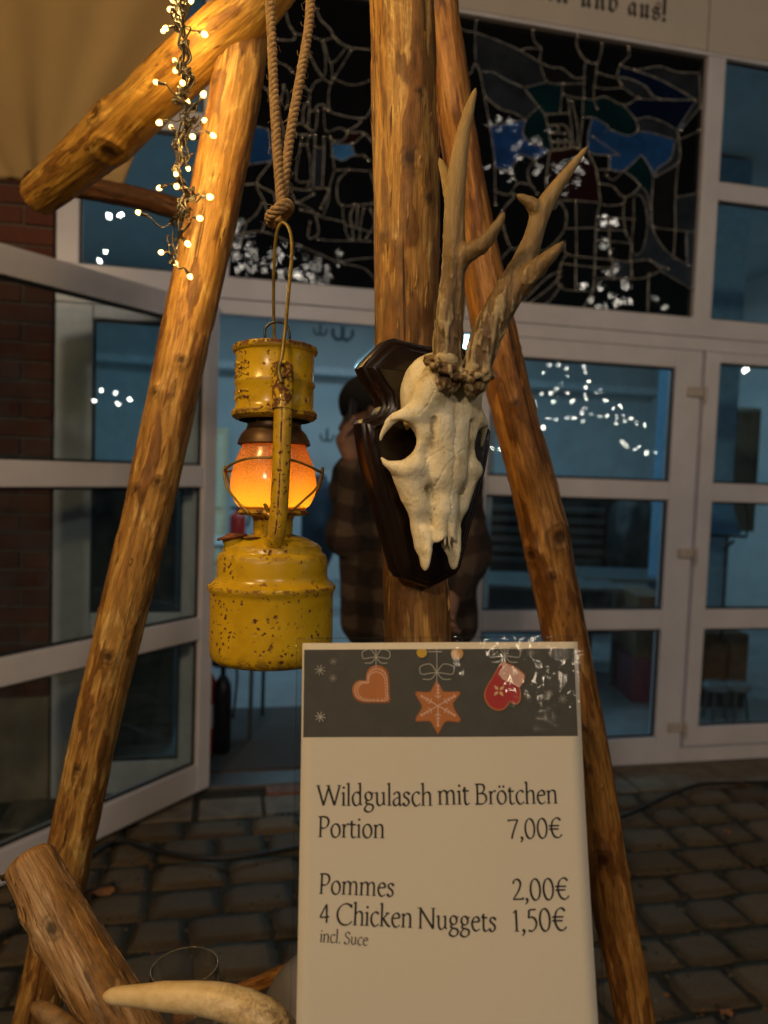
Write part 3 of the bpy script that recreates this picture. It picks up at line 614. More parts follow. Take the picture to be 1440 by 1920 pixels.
L6 = [[(190,20),(210,130),(250,200),(240,240),(140,240)],[(390,40),(420,110),(480,170),(510,225),(590,285),(740,305)],[(250,200),(350,215),(430,240),(510,225)],[(590,285),(490,390),(440,250)],[(620,300),(550,420),(500,490)],[(490,390),(495,490)],
[(430,250),(450,350),(450,440),(435,490)],[(340,320),(380,400),(435,490)],[(435,490),(485,520),(500,490)],[(500,490),(600,530),(680,525),(745,500)],[(435,490),(380,520),(350,570),(300,530)],[(485,520),(470,600),(475,700)],
[(460,690),(520,720),(690,750),(745,690)],[(690,750),(660,790),(590,830)],[(460,690),(440,660),(400,665),(380,700),(350,700)],[(350,570),(345,700),(340,790)],[(340,640),(310,680),(305,780)],[(260,790),(300,785),(380,830),(400,700)],
[(440,690),(455,830),(540,810),(590,840),(560,890),(490,890)],[(260,850),(380,860)],[(385,860),(380,950),(370,1200)],[(440,870),(440,1000),(430,1200)],[(370,1200),(430,1200)],[(385,935),(440,940)],[(480,870),(490,920),(510,1085)],
[(510,910),(620,915),(700,850)],[(590,840),(700,845),(765,920)],[(620,915),(640,980),(680,990)],[(700,990),(730,1020)],[(490,990),(560,1020),(620,990),(680,990)],[(510,1085),(600,1080),(740,1090)],[(600,1080),(530,1160),(540,1300),(640,1310),(750,1300)],
[(740,1090),(760,1160)],[(510,1085),(480,1180),(470,1280),(430,1390)],[(300,870),(290,920),(260,1140),(340,1160),(330,1200)],[(345,860),(330,920),(350,1000),(355,1130),(330,1200)],[(290,920),(330,920)],[(560,1310),(570,1420),(610,1530),(740,1545)],
[(640,1310),(610,1380),(625,1460),(630,1530)],[(660,1320),(650,1440),(630,1460)],[(700,1330),(680,1420),(670,1530)],[(740,1340),(770,1420),(710,1530)],[(220,1200),(330,1215),(370,1200)],[(230,1230),(270,1290),(370,1240)],[(270,1290),(360,1340),(430,1390)],
[(430,1200),(470,1215),(420,1330)],[(430,1390),(380,1360),(290,1340)],[(380,1360),(400,1430),(400,1500),(340,1520),(350,1420)],[(430,1390),(490,1400),(570,1420)],[(400,1530),(500,1540),(630,1540)],[(230,1550),(400,1620),(540,1680),(700,1720),(770,1790)],
[(540,1680),(640,1660),(770,1650)],[(130,380),(200,410),(240,450)],[(40,540),(80,570)],[(180,540),(210,600),(200,680)],[(-60,760),(0,800),(85,830),(100,960),(100,1020),(0,1040),(-80,1050)],[(150,980),(60,1080),(10,1170),(110,1230),(130,1290)],
[(10,1200),(60,1300),(70,1380),(40,1480)],[(-60,1420),(0,1370),(40,1300)],[(180,560),(150,700),(180,850),(160,950)],[(200,1160),(230,1230),(260,1290)],[(-120,1500),(40,1480),(230,1550)],[(-100,1180),(10,1170)],[(-60,1420),(-110,1600)]]
XT = [Z6([(-60, 760), (-75, 900), (-80, 1050)]), [(-1.80, 3.635), (-1.72, 3.3), (-1.78, 3.0)], [(-1.70, 2.335), (-1.68, 2.6), (-1.74, 2.9), (-1.62, 3.1)], [(-1.9, 2.62), (-1.68, 2.6), (-1.5, 2.7)]]
S0, S1, T0, T1 = -2.42, -.088, 2.334, 3.636
m_lead = plain('lead_came', (.42, .41, .38), .38, metal=.3, var=.45, scale=60)
lines = [spline(l, 5) for l in [Z7(l) for l in L7] + [Z6(l) for l in L6] + XT]
CS = .006; NX, NZ = int((S1 - S0) / CS) + 1, int((T1 - T0) / CS) + 1
blk = np.zeros((NX, NZ), bool)
for ln in lines:
    g = Geo(); L3 = [FW(min(max(s_, S0), S1), min(max(z_, T0), T1), -.020) for s_, z_ in ln]
    w0 = random.uniform(.0016, .0029)
    g.tube(L3, [w0 * (1 + .25 * sin(i * 1.7 + w0 * 9999)) for i in range(len(L3))], 5, flat=1.0).link('lead_came', m_lead, sg, smooth=True)
    for a, b in zip(ln[:-1], ln[1:]):
        for t in np.linspace(0, 1, 8):
            q = a + (b - a) * t; i, j = int((q[0] - S0) / CS), int((q[1] - T0) / CS)
            for di in (0, 1):
                for dj in (0, 1):
                    if 0 <= i + di < NX and 0 <= j + dj < NZ: blk[i + di, j + dj] = True
# solder blobs
gb = Geo()
for ln in lines:
    for e in (ln[0], ln[-1]): gb.ball(FW(min(max(e[0], S0), S1), min(max(e[1], T0), T1), -.017), (.0085, .006, .0085), 4)
gb.link('solder_joint', plain('solder', (.5, .48, .43), .25, metal=.8), sg, smooth=True, kind='stuff')
lab = np.zeros((NX, NZ), int); cur = 0
for i in range(NX):
    for j in range(NZ):
        if blk[i, j] or lab[i, j]: continue
        cur += 1; st = [(i, j)]; lab[i, j] = cur
        while st:
            a, b = st.pop()
            for c_, d_ in ((a + 1, b), (a - 1, b), (a, b + 1), (a, b - 1)):
                if 0 <= c_ < NX and 0 <= d_ < NZ and not blk[c_, d_] and not lab[c_, d_]: lab[c_, d_] = cur; st.append((c_, d_))
for _ in range(3):        # grow the pieces under their leads
    for sh in ((1, 0), (-1, 0), (0, 1), (0, -1)):
        r = np.roll(lab, sh, (0, 1)); lab = np.where(lab == 0, r, lab)
def seedc(pts, col):
    for f_, x, y in pts:
        s_, z_ = (Z7 if f_ == 7 else Z6)([(x, y)])[0]; i, j = int((s_ - S0) / CS), int((z_ - T0) / CS)
        if 0 <= i < NX and 0 <= j < NZ: tint[lab[i, j]] = col
tint = {}
seedc([(7, 1050, 720), (7, 950, 800), (6, 40, 900)], 'sky')
seedc([(7, 350, 480), (7, 300, 650)], 'blue')
seedc([(7, 250, 220), (7, 600, 150), (7, 100, 250), (7, 1200, 250), (7, 1200, 540), (7, 1100, 380)], 'navy')
seedc([(7, 450, 230), (7, 300, 380), (7, 1250, 360), (7, 1050, 420), (7, 1150, 620), (7, 400, 1500), (6, 420, 1050), (6, 420, 760), (7, 1200, 1340), (7, 1000, 1380)], 'cloud')
seedc([(7, 530, 640), (7, 400, 1150), (7, 560, 1130), (7, 1060, 840), (7, 480, 460), (7, 900, 560), (6, 650, 620), (6, 620, 430), (6, 620, 1040)], 'teal')
seedc([(6, 630, 870), (7, 720, 900)], 'red')
seedc([(6, 690, 900), (6, 560, 950)], 'house')
seedc([(7, 720, 1150), (7, 1200, 900)], 'stone')
def glassmat(nm, col, trans):
    m = M('stained_glass_' + nm); oi_ = m.n('ObjectInfo').outputs['Random']
    v = m.noise(9, detail=4); c_ = m.mix(m.ramp(v, [(.3, 0.), (.75, 1.)]), tuple(x * .5 for x in col), tuple(min(1, x * 1.5) for x in col))
    c_ = m.mix(m.math('MULTIPLY', oi_, .6), c_, tuple(x * .45 for x in col))
    m.set(Base_Color=m.mix(.7, c_, (.006, .006, .008)), Roughness=.015); m.b.inputs['Specular IOR Level'].default_value = .6
    m.b.inputs['Coat Weight'].default_value = 0
    b = m.n('Bump', _Distance=.00012, _Strength=1.0); m.l(m.noise(48, detail=2, rough=.5), b.inputs['Height']); m.l(b.outputs[0], m.b.inputs['Normal'])
    tl = m.n('BsdfTranslucent'); m.l(c_, tl.inputs[0]); ad = m.n('MixShader', _Fac=trans); m.l(m.b.outputs[0], ad.inputs[1]); m.l(tl.outputs[0], ad.inputs[2]); m.l(ad.outputs[0], m.out.inputs[0])
    return m.m
GM = {'dark': glassmat('smoke', (.010, .011, .011), .1), 'dark2': glassmat('bottle_green', (.006, .018, .016), .15), 'sky': glassmat('sky_blue', (.06, .17, .36), .6), 'blue': glassmat('mid_blue', (.05, .13, .32), .6), 'navy': glassmat('navy', (.008, .022, .07), .35),
      'cloud': glassmat('cloud_grey', (.09, .09, .095), .3), 'teal': glassmat('teal', (.006, .06, .055), .45), 'red': glassmat('ruby', (.07, .012, .008), .35), 'house': glassmat('pale_blue', (.16, .36, .55), .7), 'stone': glassmat('stone_grey', (.03, .028, .026), .2), 'blue2': glassmat('cobalt', (.008, .02, .16), .5)}
rp = random.Random(5)
for L_ in range(1, cur + 1):
    cells = np.argwhere(lab == L_)
    if len(cells) < 6: continue
    g = Geo(); n_ = -.030 + rp.uniform(-.002, .002); V = []; Q = []
    tx, tz = rp.uniform(-.02, .02), rp.uniform(-.02, .02); c0 = cells.mean(0)
    i = 0; cells = cells[np.lexsort((cells[:, 0], cells[:, 1]))]
    while i < len(cells):
        j = i
        while j + 1 < len(cells) and cells[j + 1][1] == cells[j][1] and cells[j + 1][0] == cells[j][0] + 1: j += 1
        a, b, z_ = cells[i][0], cells[j][0] + 1, cells[i][1]
        for (u, v) in ((a, z_), (b, z_), (b, z_ + 1), (a, z_ + 1)): V.append(FW(S0 + u * CS, T0 + v * CS, n_ + tx * .15 * (u - c0[0]) * CS + tz * .15 * (v - c0[1]) * CS))
        Q.append(tuple(range(len(V) - 4, len(V)))); i = j + 1
    g.add(V, Q)
    tn = (tint.get(L_) if len(cells) * CS * CS < .13 else 'dark') or rp.choice(['dark', 'dark', 'dark2', 'dark', 'dark', 'stone', 'dark2'])
    g.link('glass_piece', GM[tn], sg)
# painted window bars on the little house
# ================================================================ room behind the glass
m_wall = plain('interior_plaster', (.55, .60, .62), .8, var=.06, scale=3)
m_floor = M('interior_floor'); m_floor.set(Base_Color=m_floor.ramp(m_floor.noise(2.5, detail=5), [(.3, (.20, .21, .22)), (.7, (.30, .32, .34))]), Roughness=.35)
def rbox(name, s0, s1, z0, z1, n0, n1, mat, **kw): return fbox(Geo(), s0, s1, z0, z1, n0, n1).link(name, mat, kind='structure', **kw)
ND = -6.4
rbox('interior_floor', -5.2, 3.6, -.06, .004, ND, -.145, m_floor.m)
rbox('interior_wall', -5.3, 3.7, .0, 3.9, ND - .1, ND, m_wall)
rbox('interior_wall', -5.3, -5.2, .0, 3.9, ND, -.15, m_wall)
rbox('interior_wall', 3.6, 3.7, .0, 3.9, ND, -.15, m_wall)
rbox('interior_ceiling', -5.3, 3.7, 3.9, 3.95, ND - .1, -.07, m_wall)
rbox('interior_wall', -4.6, -3.158, .45, 3.9, -.5, -.31, m_wall)
# lowered ceiling edge / cornice and beams
m_white_in = plain('interior_white', (.6, .65, .68), .5)
c1 = fbox(Geo(), -5.2, 3.6, 2.70, 2.80, ND, ND + .25).link('cornice', m_white_in, label='pale cornice running along the top of the far interior wall', cat='cornice', bevel=.01)
# entrance mat
mt = fbar('entrance_mat', -2.47, -1.27, .0045, .016, -1.10, -.16, plain('grey_mat', (.07, .06, .055), .95, var=.3, scale=150, bump=.002), None, .003, label='grey entrance mat on the floor just inside the open doorway', cat='mat')
# vestibule posts
for s0, lab_ in ((-.80, 'white inner post seen through the fixed glazing behind its upper pane'), (.62, 'white inner post at the far right seen through the right door')):
    fbar('inner_post', s0, s0 + .07, .005, 2.69, -1.15, -1.08, m_white_in, None, .004, label=lab_, cat='post')
# column on the right, blue in its base colour
fbar('interior_column', .92, 1.35, .005, 3.88, -1.9, -1.5, plain('blue_column', (.22, .42, .62), .7), None, .01, label='tall blue column behind the panes of the right door', cat='column')
# ceiling tube lamps: the blue-white light of the room
m_tube = emitter('fluorescent_tube', (.38, .80, 1.0), 9.0)
m_tube2 = emitter('fluorescent_tube_far', (.38, .80, 1.0), 3.5)
def tube_lamp(a, b, label, r=.018, mm=None):
    t = thing('tube_lamp', label, 'ceiling lamp', (np.array(a) + b) / 2)
    Geo().tube([a, b], r, 10).link('tube', mm or m_tube, t, smooth=40)
    d = nrm(np.array(b) - a); u_ = np.array([0, 0, r + .012])
    g = Geo(); g.tube([a + u_, b + u_], .022, 6); g.link('housing', m_white_in, t)
tube_lamp(P(672, 690, 6.6), P(735, 640, 4.4), 'cyan glowing tube lamp behind the shield beside the centre post')
tube_lamp(P(862, 652, 5.2), P(881, 622, 4.7), 'bright cyan lamp shining between the two antlers', .035)
def room_light(s, z, n, w_, h_, e, col, name='ceiling_light_panel'):
    l = bpy.data.lights.new(name, 'AREA'); l.shape = 'RECTANGLE'; l.size = w_; l.size_y = h_; l.energy = e; l.color = col
    o = bpy.data.objects.new(name, l); COL.objects.link(o); o.location = FW(s, z, n); o.rotation_euler = (0, 0, YAW)
    return o
BLUE = (.50, .82, 1.0)
room_light(-1.6, 3.6, -3.6, 1.6, .3, 35, BLUE); room_light(1.2, 3.6, -3.6, 1.6, .3, 23, BLUE); room_light(-3.8, 3.6, -2.6, 1.2, .3, 15, BLUE)
# far wall: bright window, pale door, hooks, sconces
wf = thing('interior_window', 'small bright window in the far wall beside the head of the man', 'window', P(672, 830, 8.6))
def wall_rect(px0, py0, px1, py1, n=ND + .02):
    s0, z0 = fac(px0, py1, n); s1, z1 = fac(px1, py0, n); return s0, s1, z0, z1
m_glow = emitter('lit_window', (.22, .62, 1.0), .62)
s0, s1, z0, z1 = wall_rect(650, 752, 712, 842)
fbar('pane', s0, s1, z0, z1, ND + .001, ND + .02, m_glow, wf, 0)
fbar('blind', s0 + .07, s1, z0, z1 - .09, ND + .021, ND + .035, m_black, wf, 0)
dr = thing('interior_door', 'pale cream panelled door on the far left wall of the room', 'door', P(412, 1010, 8.8))
m_cream = plain('cream_paint', (.80, .66, .42), .5); m_cream2 = plain('cream_panel', (.95, .85, .6), .4)
s0, s1, z0, z1 = wall_rect(396, 802, 428, 1000, ND + .3)
fbar('frame', s0, s1, .0, z1, ND + .15, ND + .2, m_cream, dr, .01)
fbar('panel', s0 + .04, s1 - .05, .95, z1 - .08, ND + .201, ND + .22, m_cream2, dr, .008); fbar('panel', s0 + .04, s1 - .05, .25, .86, ND + .201, ND + .22, m_cream2, dr, .008)
m_dk = plain('dark_metal', (.06, .075, .085), .5)
def hook(px, py, d, sc, label):
    t = thing('wall_hook', label, 'hook', P(px, py, d)); c = P(px, py, d); q = lambda a, b: c + (FU * a + np.array([0, 0, b])) * sc + FN * .02
    Geo().tube([q(0, .16), q(0, -.1)], .010 * sc * 3, 6).link('stem', m_dk, t, smooth=True)
    for s_ in (-1, 1): Geo().tube(spline([q(0, -.08), q(.07 * s_, -.1), q(.13 * s_, -.04), q(.13 * s_, .04)], 5), .008 * sc * 3, 6).link('arm', m_dk, t, smooth=True)
hook(613, 818, 9.4, .6, 'small dark two-armed fitting on the far wall left of the man')
hook(642, 624, 5.4, .55, 'dark two-armed fixture hanging from the ceiling above the lantern')
hook(600, 620, 5.6, .35, 'smaller dark fixture hanging from the ceiling left of the larger one')
# coats or bags far away, dark blue
def blob(name, c, r, mat, label, cat, seed=1):
    X, Y, Z = grid((-1.4,) * 3, (1.4,) * 3, .1); v = sd_ell(X, Y, Z, (0, 0, 0), (1, 1, 1)) + .22 * fbm(X * 1.6, Y * 1.6, Z * 1.6, seed, 2)
    V, Q = surface_nets(v, np.array([-1.4] * 3), .1); V = V * np.array(r) + np.array(c)
    return Geo().add(V, Q.tolist()).link(name, mat, smooth=True, label=label, cat=cat)
blob('stroller_hood', P(596, 985, 7.5), (.18, .2, .55), plain('navy_cloth', (.012, .025, .045), .8), 'dark blue bundled coats standing far inside between lantern and man', 'coats')
# fire extinguishers
m_red = plain('red_enamel', (.42, .02, .015), .25, var=.2)
def extinguisher(base, h, r, mat, label, lab=False):
    t = thing('fire_extinguisher', label, 'extinguisher', base)
    Geo().lathe([(0, 0), (r * .92, 0), (r, .02 * h), (r, .62 * h), (r * .9, .70 * h), (r * .5, .78 * h), (r * .28, .80 * h), (r * .28, .88 * h), (0, .88 * h)], base, seg=24).link('cylinder', mat, t, smooth=40)
    Geo().box((base[0] - r * .9, base[1] - .015, base[2] + .88 * h), (base[0] + r * .9, base[1] + .015, base[2] + .97 * h)).link('valve_head', m_black, t, bevel=.004)
    Geo().tube(spline([base + np.array([r * .6, 0, .92 * h]), base + np.array([r * 1.5, 0, .85 * h]), base + np.array([r * 1.35, 0, .5 * h]), base + np.array([r * 1.2, 0, .35 * h])], 6), r * .14, 8).link('hose', m_black, t, smooth=True)
    if lab: Geo().lathe([(r + .001, .25 * h), (r + .001, .5 * h)], base, seg=24).link('label', plain('paper_label', (.55, .5, .48), .6), t, smooth=True)
    return t
b = ground(415, 1408, .016); b[2] = .016
extinguisher(b, .50, .047, m_black, 'black bottle shaped extinguisher standing just inside the doorway')
b = ground(388, 1404, .016) ; b[2] = .016
extinguisher(b, .50, .05, m_red, 'red extinguisher with a label beside the black one in the doorway', True)
b = P(445, 1008, 7.9); extinguisher(b, .34, .085, m_red, 'distant red extinguisher on a grey stand left of the lantern')
g = Geo(); q = P(445, 1010, 7.9); g.box((q[0] - .14, q[1] - .14, .004), (q[0] + .14, q[1] + .14, q[2] - .002)); g.link('grey_stand', plain('grey_board', (.35, .40, .42), .6), label='pale grey stand under the distant red extinguisher', cat='stand', bevel=.01)
# dark box on wall above the near extinguishers
q = ground(405, 1415, 0); t = thing('low_cabinet', 'dark low side table above the extinguishers by the doorway', 'side table', (q[0], q[1] + .4, 0))
zt = .50
Geo().box((q[0] - .12, q[1] + .16, .52), (q[0] + .16, q[1] + .62, .78)).link('drawer_box', plain('dark_grey_wood', (.035, .035, .033), .5), t, bevel=.01)
for a in (-.10, .14):
    for b_ in (.19, .60): Geo().tube([(q[0] + a, q[1] + b_, .005), (q[0] + a, q[1] + b_, .52)], .012, 6).link('leg', m_dk, t)
# hall furniture seen through the fixed glazing
m_crate1 = plain('brown_crate', (.16, .085, .04), .6, var=.3); m_crate2 = plain('wine_red_crate', (.14, .02, .045), .5, var=.3)
def gbox(name, px0, px1, py0, py1, d, depth, mat, label, cat, z_base=None):
    a = P(px0, py1, d); b_ = P(px1, py0, d)
    g = Geo(); z0_ = a[2] if z_base is None else z_base
    g.box((a[0], a[1], z0_), (b_[0], a[1] + depth, b_[2])); return g.link(name, mat, bevel=.008, label=label, cat=cat)
q0 = ground(1210, 1318, .005); dC = (q0 - EYE) @ fw
gbox('storage_box', 1183, 1250, 1238, 1318, dC, .5, m_crate2, 'wine red box on the floor inside behind the lower right of the fixed glazing', 'box', .005)
gbox('storage_box', 1190, 1256, 1118, 1236, dC + .03, .45, m_crate1, 'brown box stacked on the wine red box inside', 'box')
m_fur = plain('dark_furniture', (.022, .022, .024), .6, var=.5)
t = thing('shelf_unit', 'dark slatted stack of benches far inside behind the middle pane', 'shelf', P(1000, 1060, 7.0))
for k in range(6):
    a = P(900, 1052 - k * 19, 7.0); b_ = P(1130, 1044 - k * 19, 7.0)
    Geo().box((a[0], a[1], a[2]), (b_[0], a[1] + .5, a[2] + .055)).link('slat', plain('bench_slat', (.07, .07, .065), .5), t, bevel=.005) if k == 0 else [copy_part(t.children[0], t, (0, 0, (a[2] - P(900, 1052, 7.0)[2])))]
a = P(895, 1062, 7.05); b_ = P(1160, 938, 7.05); Geo().box((a[0], a[1] + .05, .005), (b_[0], a[1] + .45, b_[2])).link('carcass', m_fur, t)
blob('covered_chairs', P(1185, 1010, 6.8), (.22, .25, .42), m_fur, 'dark covered chair stack far inside right of the slatted benches', 'chairs', 4)
# dark cupboard and coat behind the narrow side panes
t = thing('side_cupboard', 'tall dark cupboard inside behind the narrow side panes left of the doorway', 'cupboard', FW(-3.6, .005, -.75))
fbar('carcass', -4.55, -2.66, .01, 1.40, -1.05, -.56, m_fur, t, .01)
for k in range(4): fbar('cupboard_door', -4.53 + k * .468, -4.53 + k * .468 + .455, .06, 1.37, -.558, -.54, m_fur, t, .005)
blob('hanging_coat', FW(-3.30, 1.62, -.8), (.12, .10, .22), plain('dark_red_cloth', (.16, .02, .02), .9), 'dark red coat on top of the cupboard behind the side pane', 'coat', 6)
# low tables on the hall floor
def table(px, py, d, wd, label, col):
    c = P(px, py, d); t = thing('hall_table', label, 'table', (c[0], c[1], 0)); m_ = plain('table_top', col, .35)
    Geo().box((c[0] - wd, c[1] - .35, c[2] - .03), (c[0] + wd, c[1] + .35, c[2])).link('tabletop', m_, t, bevel=.005)
    for a in (-1, 1):
        for b_ in (-1, 1): Geo().tube([(c[0] + a * wd * .9, c[1] + b_ * .3, .005), (c[0] + a * wd * .9, c[1] + b_ * .3, c[2] - .03)], .018, 6).link('leg', m_dk, t)
table(1010, 1085, 5.6, .55, 'long grey hall table inside behind the right pole', (.12, .14, .15))
table(1190, 1075, 6.0, .5, 'grey hall table inside behind the middle pane by the door hinges', (.10, .12, .13))
table(345, 1010, 6.0, .5, 'table in the hall seen through the open door leaf', (.45, .5, .5))
# right door: curtain, board, music stand, cupboard
g = Geo(); V = []; n_ = 60
sA, zA = fac(1338, 905, -3.2); sB, zB = fac(1425, 765, -3.2)
for i in range(n_ + 1):
    s_ = sA + (sB - sA) * i / n_; nn_ = -3.2 + .03 * sin(i * 1.1) + .012 * sin(i * 2.7)
    V += [FW(s_, 1.0, nn_), FW(s_, zB, nn_)]
g.add(V, [(2 * i, 2 * i + 2, 2 * i + 3, 2 * i + 1) for i in range(n_)])
cu = g.link('curtain', plain('olive_curtain', (.20, .19, .15), .9), smooth=True, label='olive grey curtain hanging inside behind the top pane of the right door', cat='curtain')
so = cu.modifiers.new('thick', 'SOLIDIFY'); so.thickness = .006
t = thing('music_stand', 'thin black music stand with an empty desk behind the right door', 'music stand', P(1352, 1150, 4.6))
q = lambda x, y: P(x, y, 4.6)
Geo().tube([q(1352, 1200), q(1362, 1008)], .008, 6).link('pole', m_black, t); Geo().tube([q(1325, 1004), q(1400, 1006)], .01, 6).link('desk_ledge', m_black, t)
Geo().tube(spline([q(1362, 940), q(1395, 945), q(1402, 975), q(1400, 1005)], 6), .006, 6).link('desk_frame', m_black, t, smooth=True)
Geo().tube([q(1356, 1030), q(1376, 1014)], .010, 6).link('clamp', m_black, t)
g = Geo(); a = [P(1322, 942, 5.0), P(1372, 942, 5.0), P(1390, 1002, 5.0), P(1322, 1002, 5.0)]; bk_ = [x_ + np.array([0, .04, 0]) for x_ in a]
g.add(a + bk_, [(0, 3, 2, 1), (4, 5, 6, 7), (0, 1, 5, 4), (1, 2, 6, 5), (2, 3, 7, 6), (3, 0, 4, 7)]); g.link('blue_screen_board', plain('blue_board', (.10, .30, .52), .6), label='blue board leaning behind the music stand', cat='board')
t = thing('wooden_cupboard', 'brown wooden cupboard low behind the right door', 'cupboard', ground(1350, 1310)); m_cup = plain('brown_veneer', (.16, .07, .025), .45, var=.3)
qa, qb = P(1318, 1300, 4.9), P(1402, 1188, 4.9)
Geo().box((qa[0], qa[1], qa[2]), (qb[0], qa[1] + .4, qb[2])).link('carcass', m_cup, t, bevel=.006)
for k in range(2):
    x0 = qa[0] + (qb[0] - qa[0]) * (.04 + .49 * k); Geo().box((x0, qa[1] - .018, qa[2] + .01), (x0 + (qb[0] - qa[0]) * .44, qa[1] - .001, qb[2] - .015)).link('cupboard_door', m_cup, t, bevel=.004)
Geo().box((qa[0], qa[1] + .02, .005), (qb[0], qa[1] + .38, qa[2])).link('plinth', m_fur, t)
for k, x_ in enumerate((1338, 1378)):
    c = ground(x_, 1352, .005); t = thing('stool', ('left' if k == 0 else 'right') + ' one of the two small stools in front of the brown cupboard', 'stool', c)
    Geo().lathe([(0, .2), (.07, .2), (.08, .21), (.08, .235), (.07, .245), (0, .245)], c, seg=20).link('seat', plain('stool_seat', (.2, .22, .24), .4), t, smooth=40)
    for a in range(3): Geo().tube([c + np.array([.05 * cos(a * 2.1), .05 * sin(a * 2.1), .2]), c + np.array([.08 * cos(a * 2.1), .08 * sin(a * 2.1), 0])], .009, 6).link('leg', m_dk, t)

# ================================================================ the man in the plaid jacket
m_plaid = M('plaid_jacket'); v_ = m_plaid.coords()
sx_ = m_plaid.n('SeparateXYZ'); m_plaid.l(v_, sx_.inputs[0])
nzp = m_plaid.noise(7, detail=3); 
def band(o_, f, th):
    w_ = m_plaid.math('ADD', m_plaid.math('MULTIPLY', o_, f), m_plaid.math('MULTIPLY', nzp, .8)); fr = m_plaid.math('FRACT', w_, 0); return m_plaid.ramp(fr, [(th - .1, 0.), (th, 1.), (.86, 1.), (.96, 0.)])
bx, bz = band(sx_.outputs[0], 8.5, .45), band(sx_.outputs[2], 10.0, .5)
sm_ = m_plaid.math('ADD', m_plaid.math('MULTIPLY', bx, .45), m_plaid.math('MULTIPLY', bz, .55))
m_plaid.set(Base_Color=m_plaid.ramp(sm_, [(.0, (.012, .008, .007)), (.45, (.035, .020, .016)), (.6, (.038, .025, .019)), (1., (.085, .058, .042))]), Roughness=.95)
m_plaid.bump(m_plaid.noise(70), .006)
pd = 2.35
man = thing('person', 'man in a brown plaid jacket and black cap holding up a phone in the doorway', 'person', (P(770, 1190, pd)[0], P(770, 1190, pd)[1], 0.0))
hX, hY = man.location.x, man.location.y
pp = lambda x, y, dd=0: P(x, y, pd + dd)
def sdf_obj(name, prims, h, pad, mat, parent, k=.03, disp=None, **kw):
    pts = np.array([p for pr in prims for p in (pr[1], pr[2])]); lo = pts.min(0) - pad; hi = pts.max(0) + pad
    X, Y, Z = grid(lo, hi, h); v = None
    for pr in prims:
        s_ = sd_cap(X, Y, Z, *pr[1:5]) if pr[0] == 'c' else sd_ell(X, Y, Z, pr[1], pr[3])
        v = s_ if v is None else smin(v, s_, pr[5] if len(pr) > 5 and pr[0] == 'c' else k)
    if disp is not None: v = v + disp(X, Y, Z)
    V, Q = surface_nets(v, lo, h); return Geo().add(V, Q.tolist()).link(name, mat, parent, smooth=True, **kw)
shL, shR = pp(672, 905, .02), pp(848, 912, .05)
chest, hip, neck = pp(768, 960, .0), pp(772, 1150, .05), pp(745, 860, .0)
elL, elR = pp(650, 1005, -.10), pp(880, 1040, -.02)
haL, haR = pp(668, 880, -.20), pp(850, 1105, -.2)
E_ = lambda c, r: ('e', c, c, r)
def folds(X, Y, Z): return .016 * fbm(X * 7, Y * 7, Z * 10, 3, 3) - .010 * np.abs(fbm(X * 6, Y * 6, Z * 16, 8, 2))
sdf_obj('jacket', [('c', shL, shR, .085, .085, .05), ('c', pp(735, 920), pp(738, 1120, .02), .155, .15, .06), ('c', pp(800, 920), pp(800, 1125, .04), .135, .13, .06),
                   ('c', neck, pp(755, 905), .075, .11, .04), ('c', shL, elL, .080, .060, .05), ('c', elL, haL, .058, .044, .04), ('c', shR, elR, .080, .060, .05), ('c', elR, haR, .058, .046, .04),
                   ('c', pp(712, 1000, 0), pp(712, 1160, 0), .105, .112, .06), ('c', pp(820, 1000, .02), pp(826, 1165, .02), .105, .11, .06)], .016, .26, m_plaid.m, man, disp=folds)
m_jeans = plain('grey_trousers', (.10, .10, .11), .9, var=.2)
fL, fR = np.array([hX - .11, hY - .02, .07]), np.array([hX + .14, hY + .06, .07])
sdf_obj('trousers', [('c', pp(740, 1165, .02), (fL + [0, 0, .46]), .115, .075, .05), ('c', fL + [0, 0, .46], fL + [0, 0, .03], .075, .06, .03), ('c', pp(805, 1165, .04), fR + [0, 0, .46], .115, .075, .05), ('c', fR + [0, 0, .46], fR + [0, 0, .03], .075, .06, .03)], .018, .2, m_jeans, man)
m_shoe = plain('black_shoe', (.02, .018, .016), .5)
for f_ in (fL, fR): sdf_obj('shoe', [('c', f_ + [0, .05, -.025], f_ + [-.10, -.12, -.035], .045, .035, .02)], .01, .06, m_shoe, man)
m_skin = plain('skin', (.28, .15, .10), .55, var=.08)
hc = pp(700, 772, 0)
fd = nrm([-.80, .15, -.18]); sd_ = nrm(np.cross(fd, [0, 0, 1])); ud_ = np.cross(sd_, fd)
HQ = lambda a, b, c: hc + fd * a + sd_ * b + ud_ * c       # forward, side, up
sdf_obj('head', [('e', HQ(0, 0, .01), HQ(0, 0, .01), (.088, .080, .11)), ('c', HQ(.03, 0, -.05), HQ(.055, 0, -.09), .058, .034, .04), ('c', HQ(.085, 0, .0), HQ(.108, 0, -.032), .010, .015, .015), ('c', HQ(-.02, 0, -.06), pp(738, 855), .055, .062, .03),
                 ('c', HQ(.078, -.03, .012), HQ(.078, .03, .012), .016, .016, .02), ('c', HQ(.09, -.018, -.066), HQ(.09, .018, -.066), .010, .010, .01), ('c', HQ(-.01, .082, -.02), HQ(-.012, .086, .02), .014, .018, .01), ('c', HQ(-.01, -.082, -.02), HQ(-.012, -.086, .02), .014, .018, .01)], .008, .14, m_skin, man)
m_cap = plain('black_wool_cap', (.008, .008, .009), .95, bump=.002)
cpv = Geo()
Xc = []
for i in range(13):
    a = pi / 2 * i / 12; Xc.append((.102 * cos(a), .085 + .0 + .085 * sin(a) - .05))
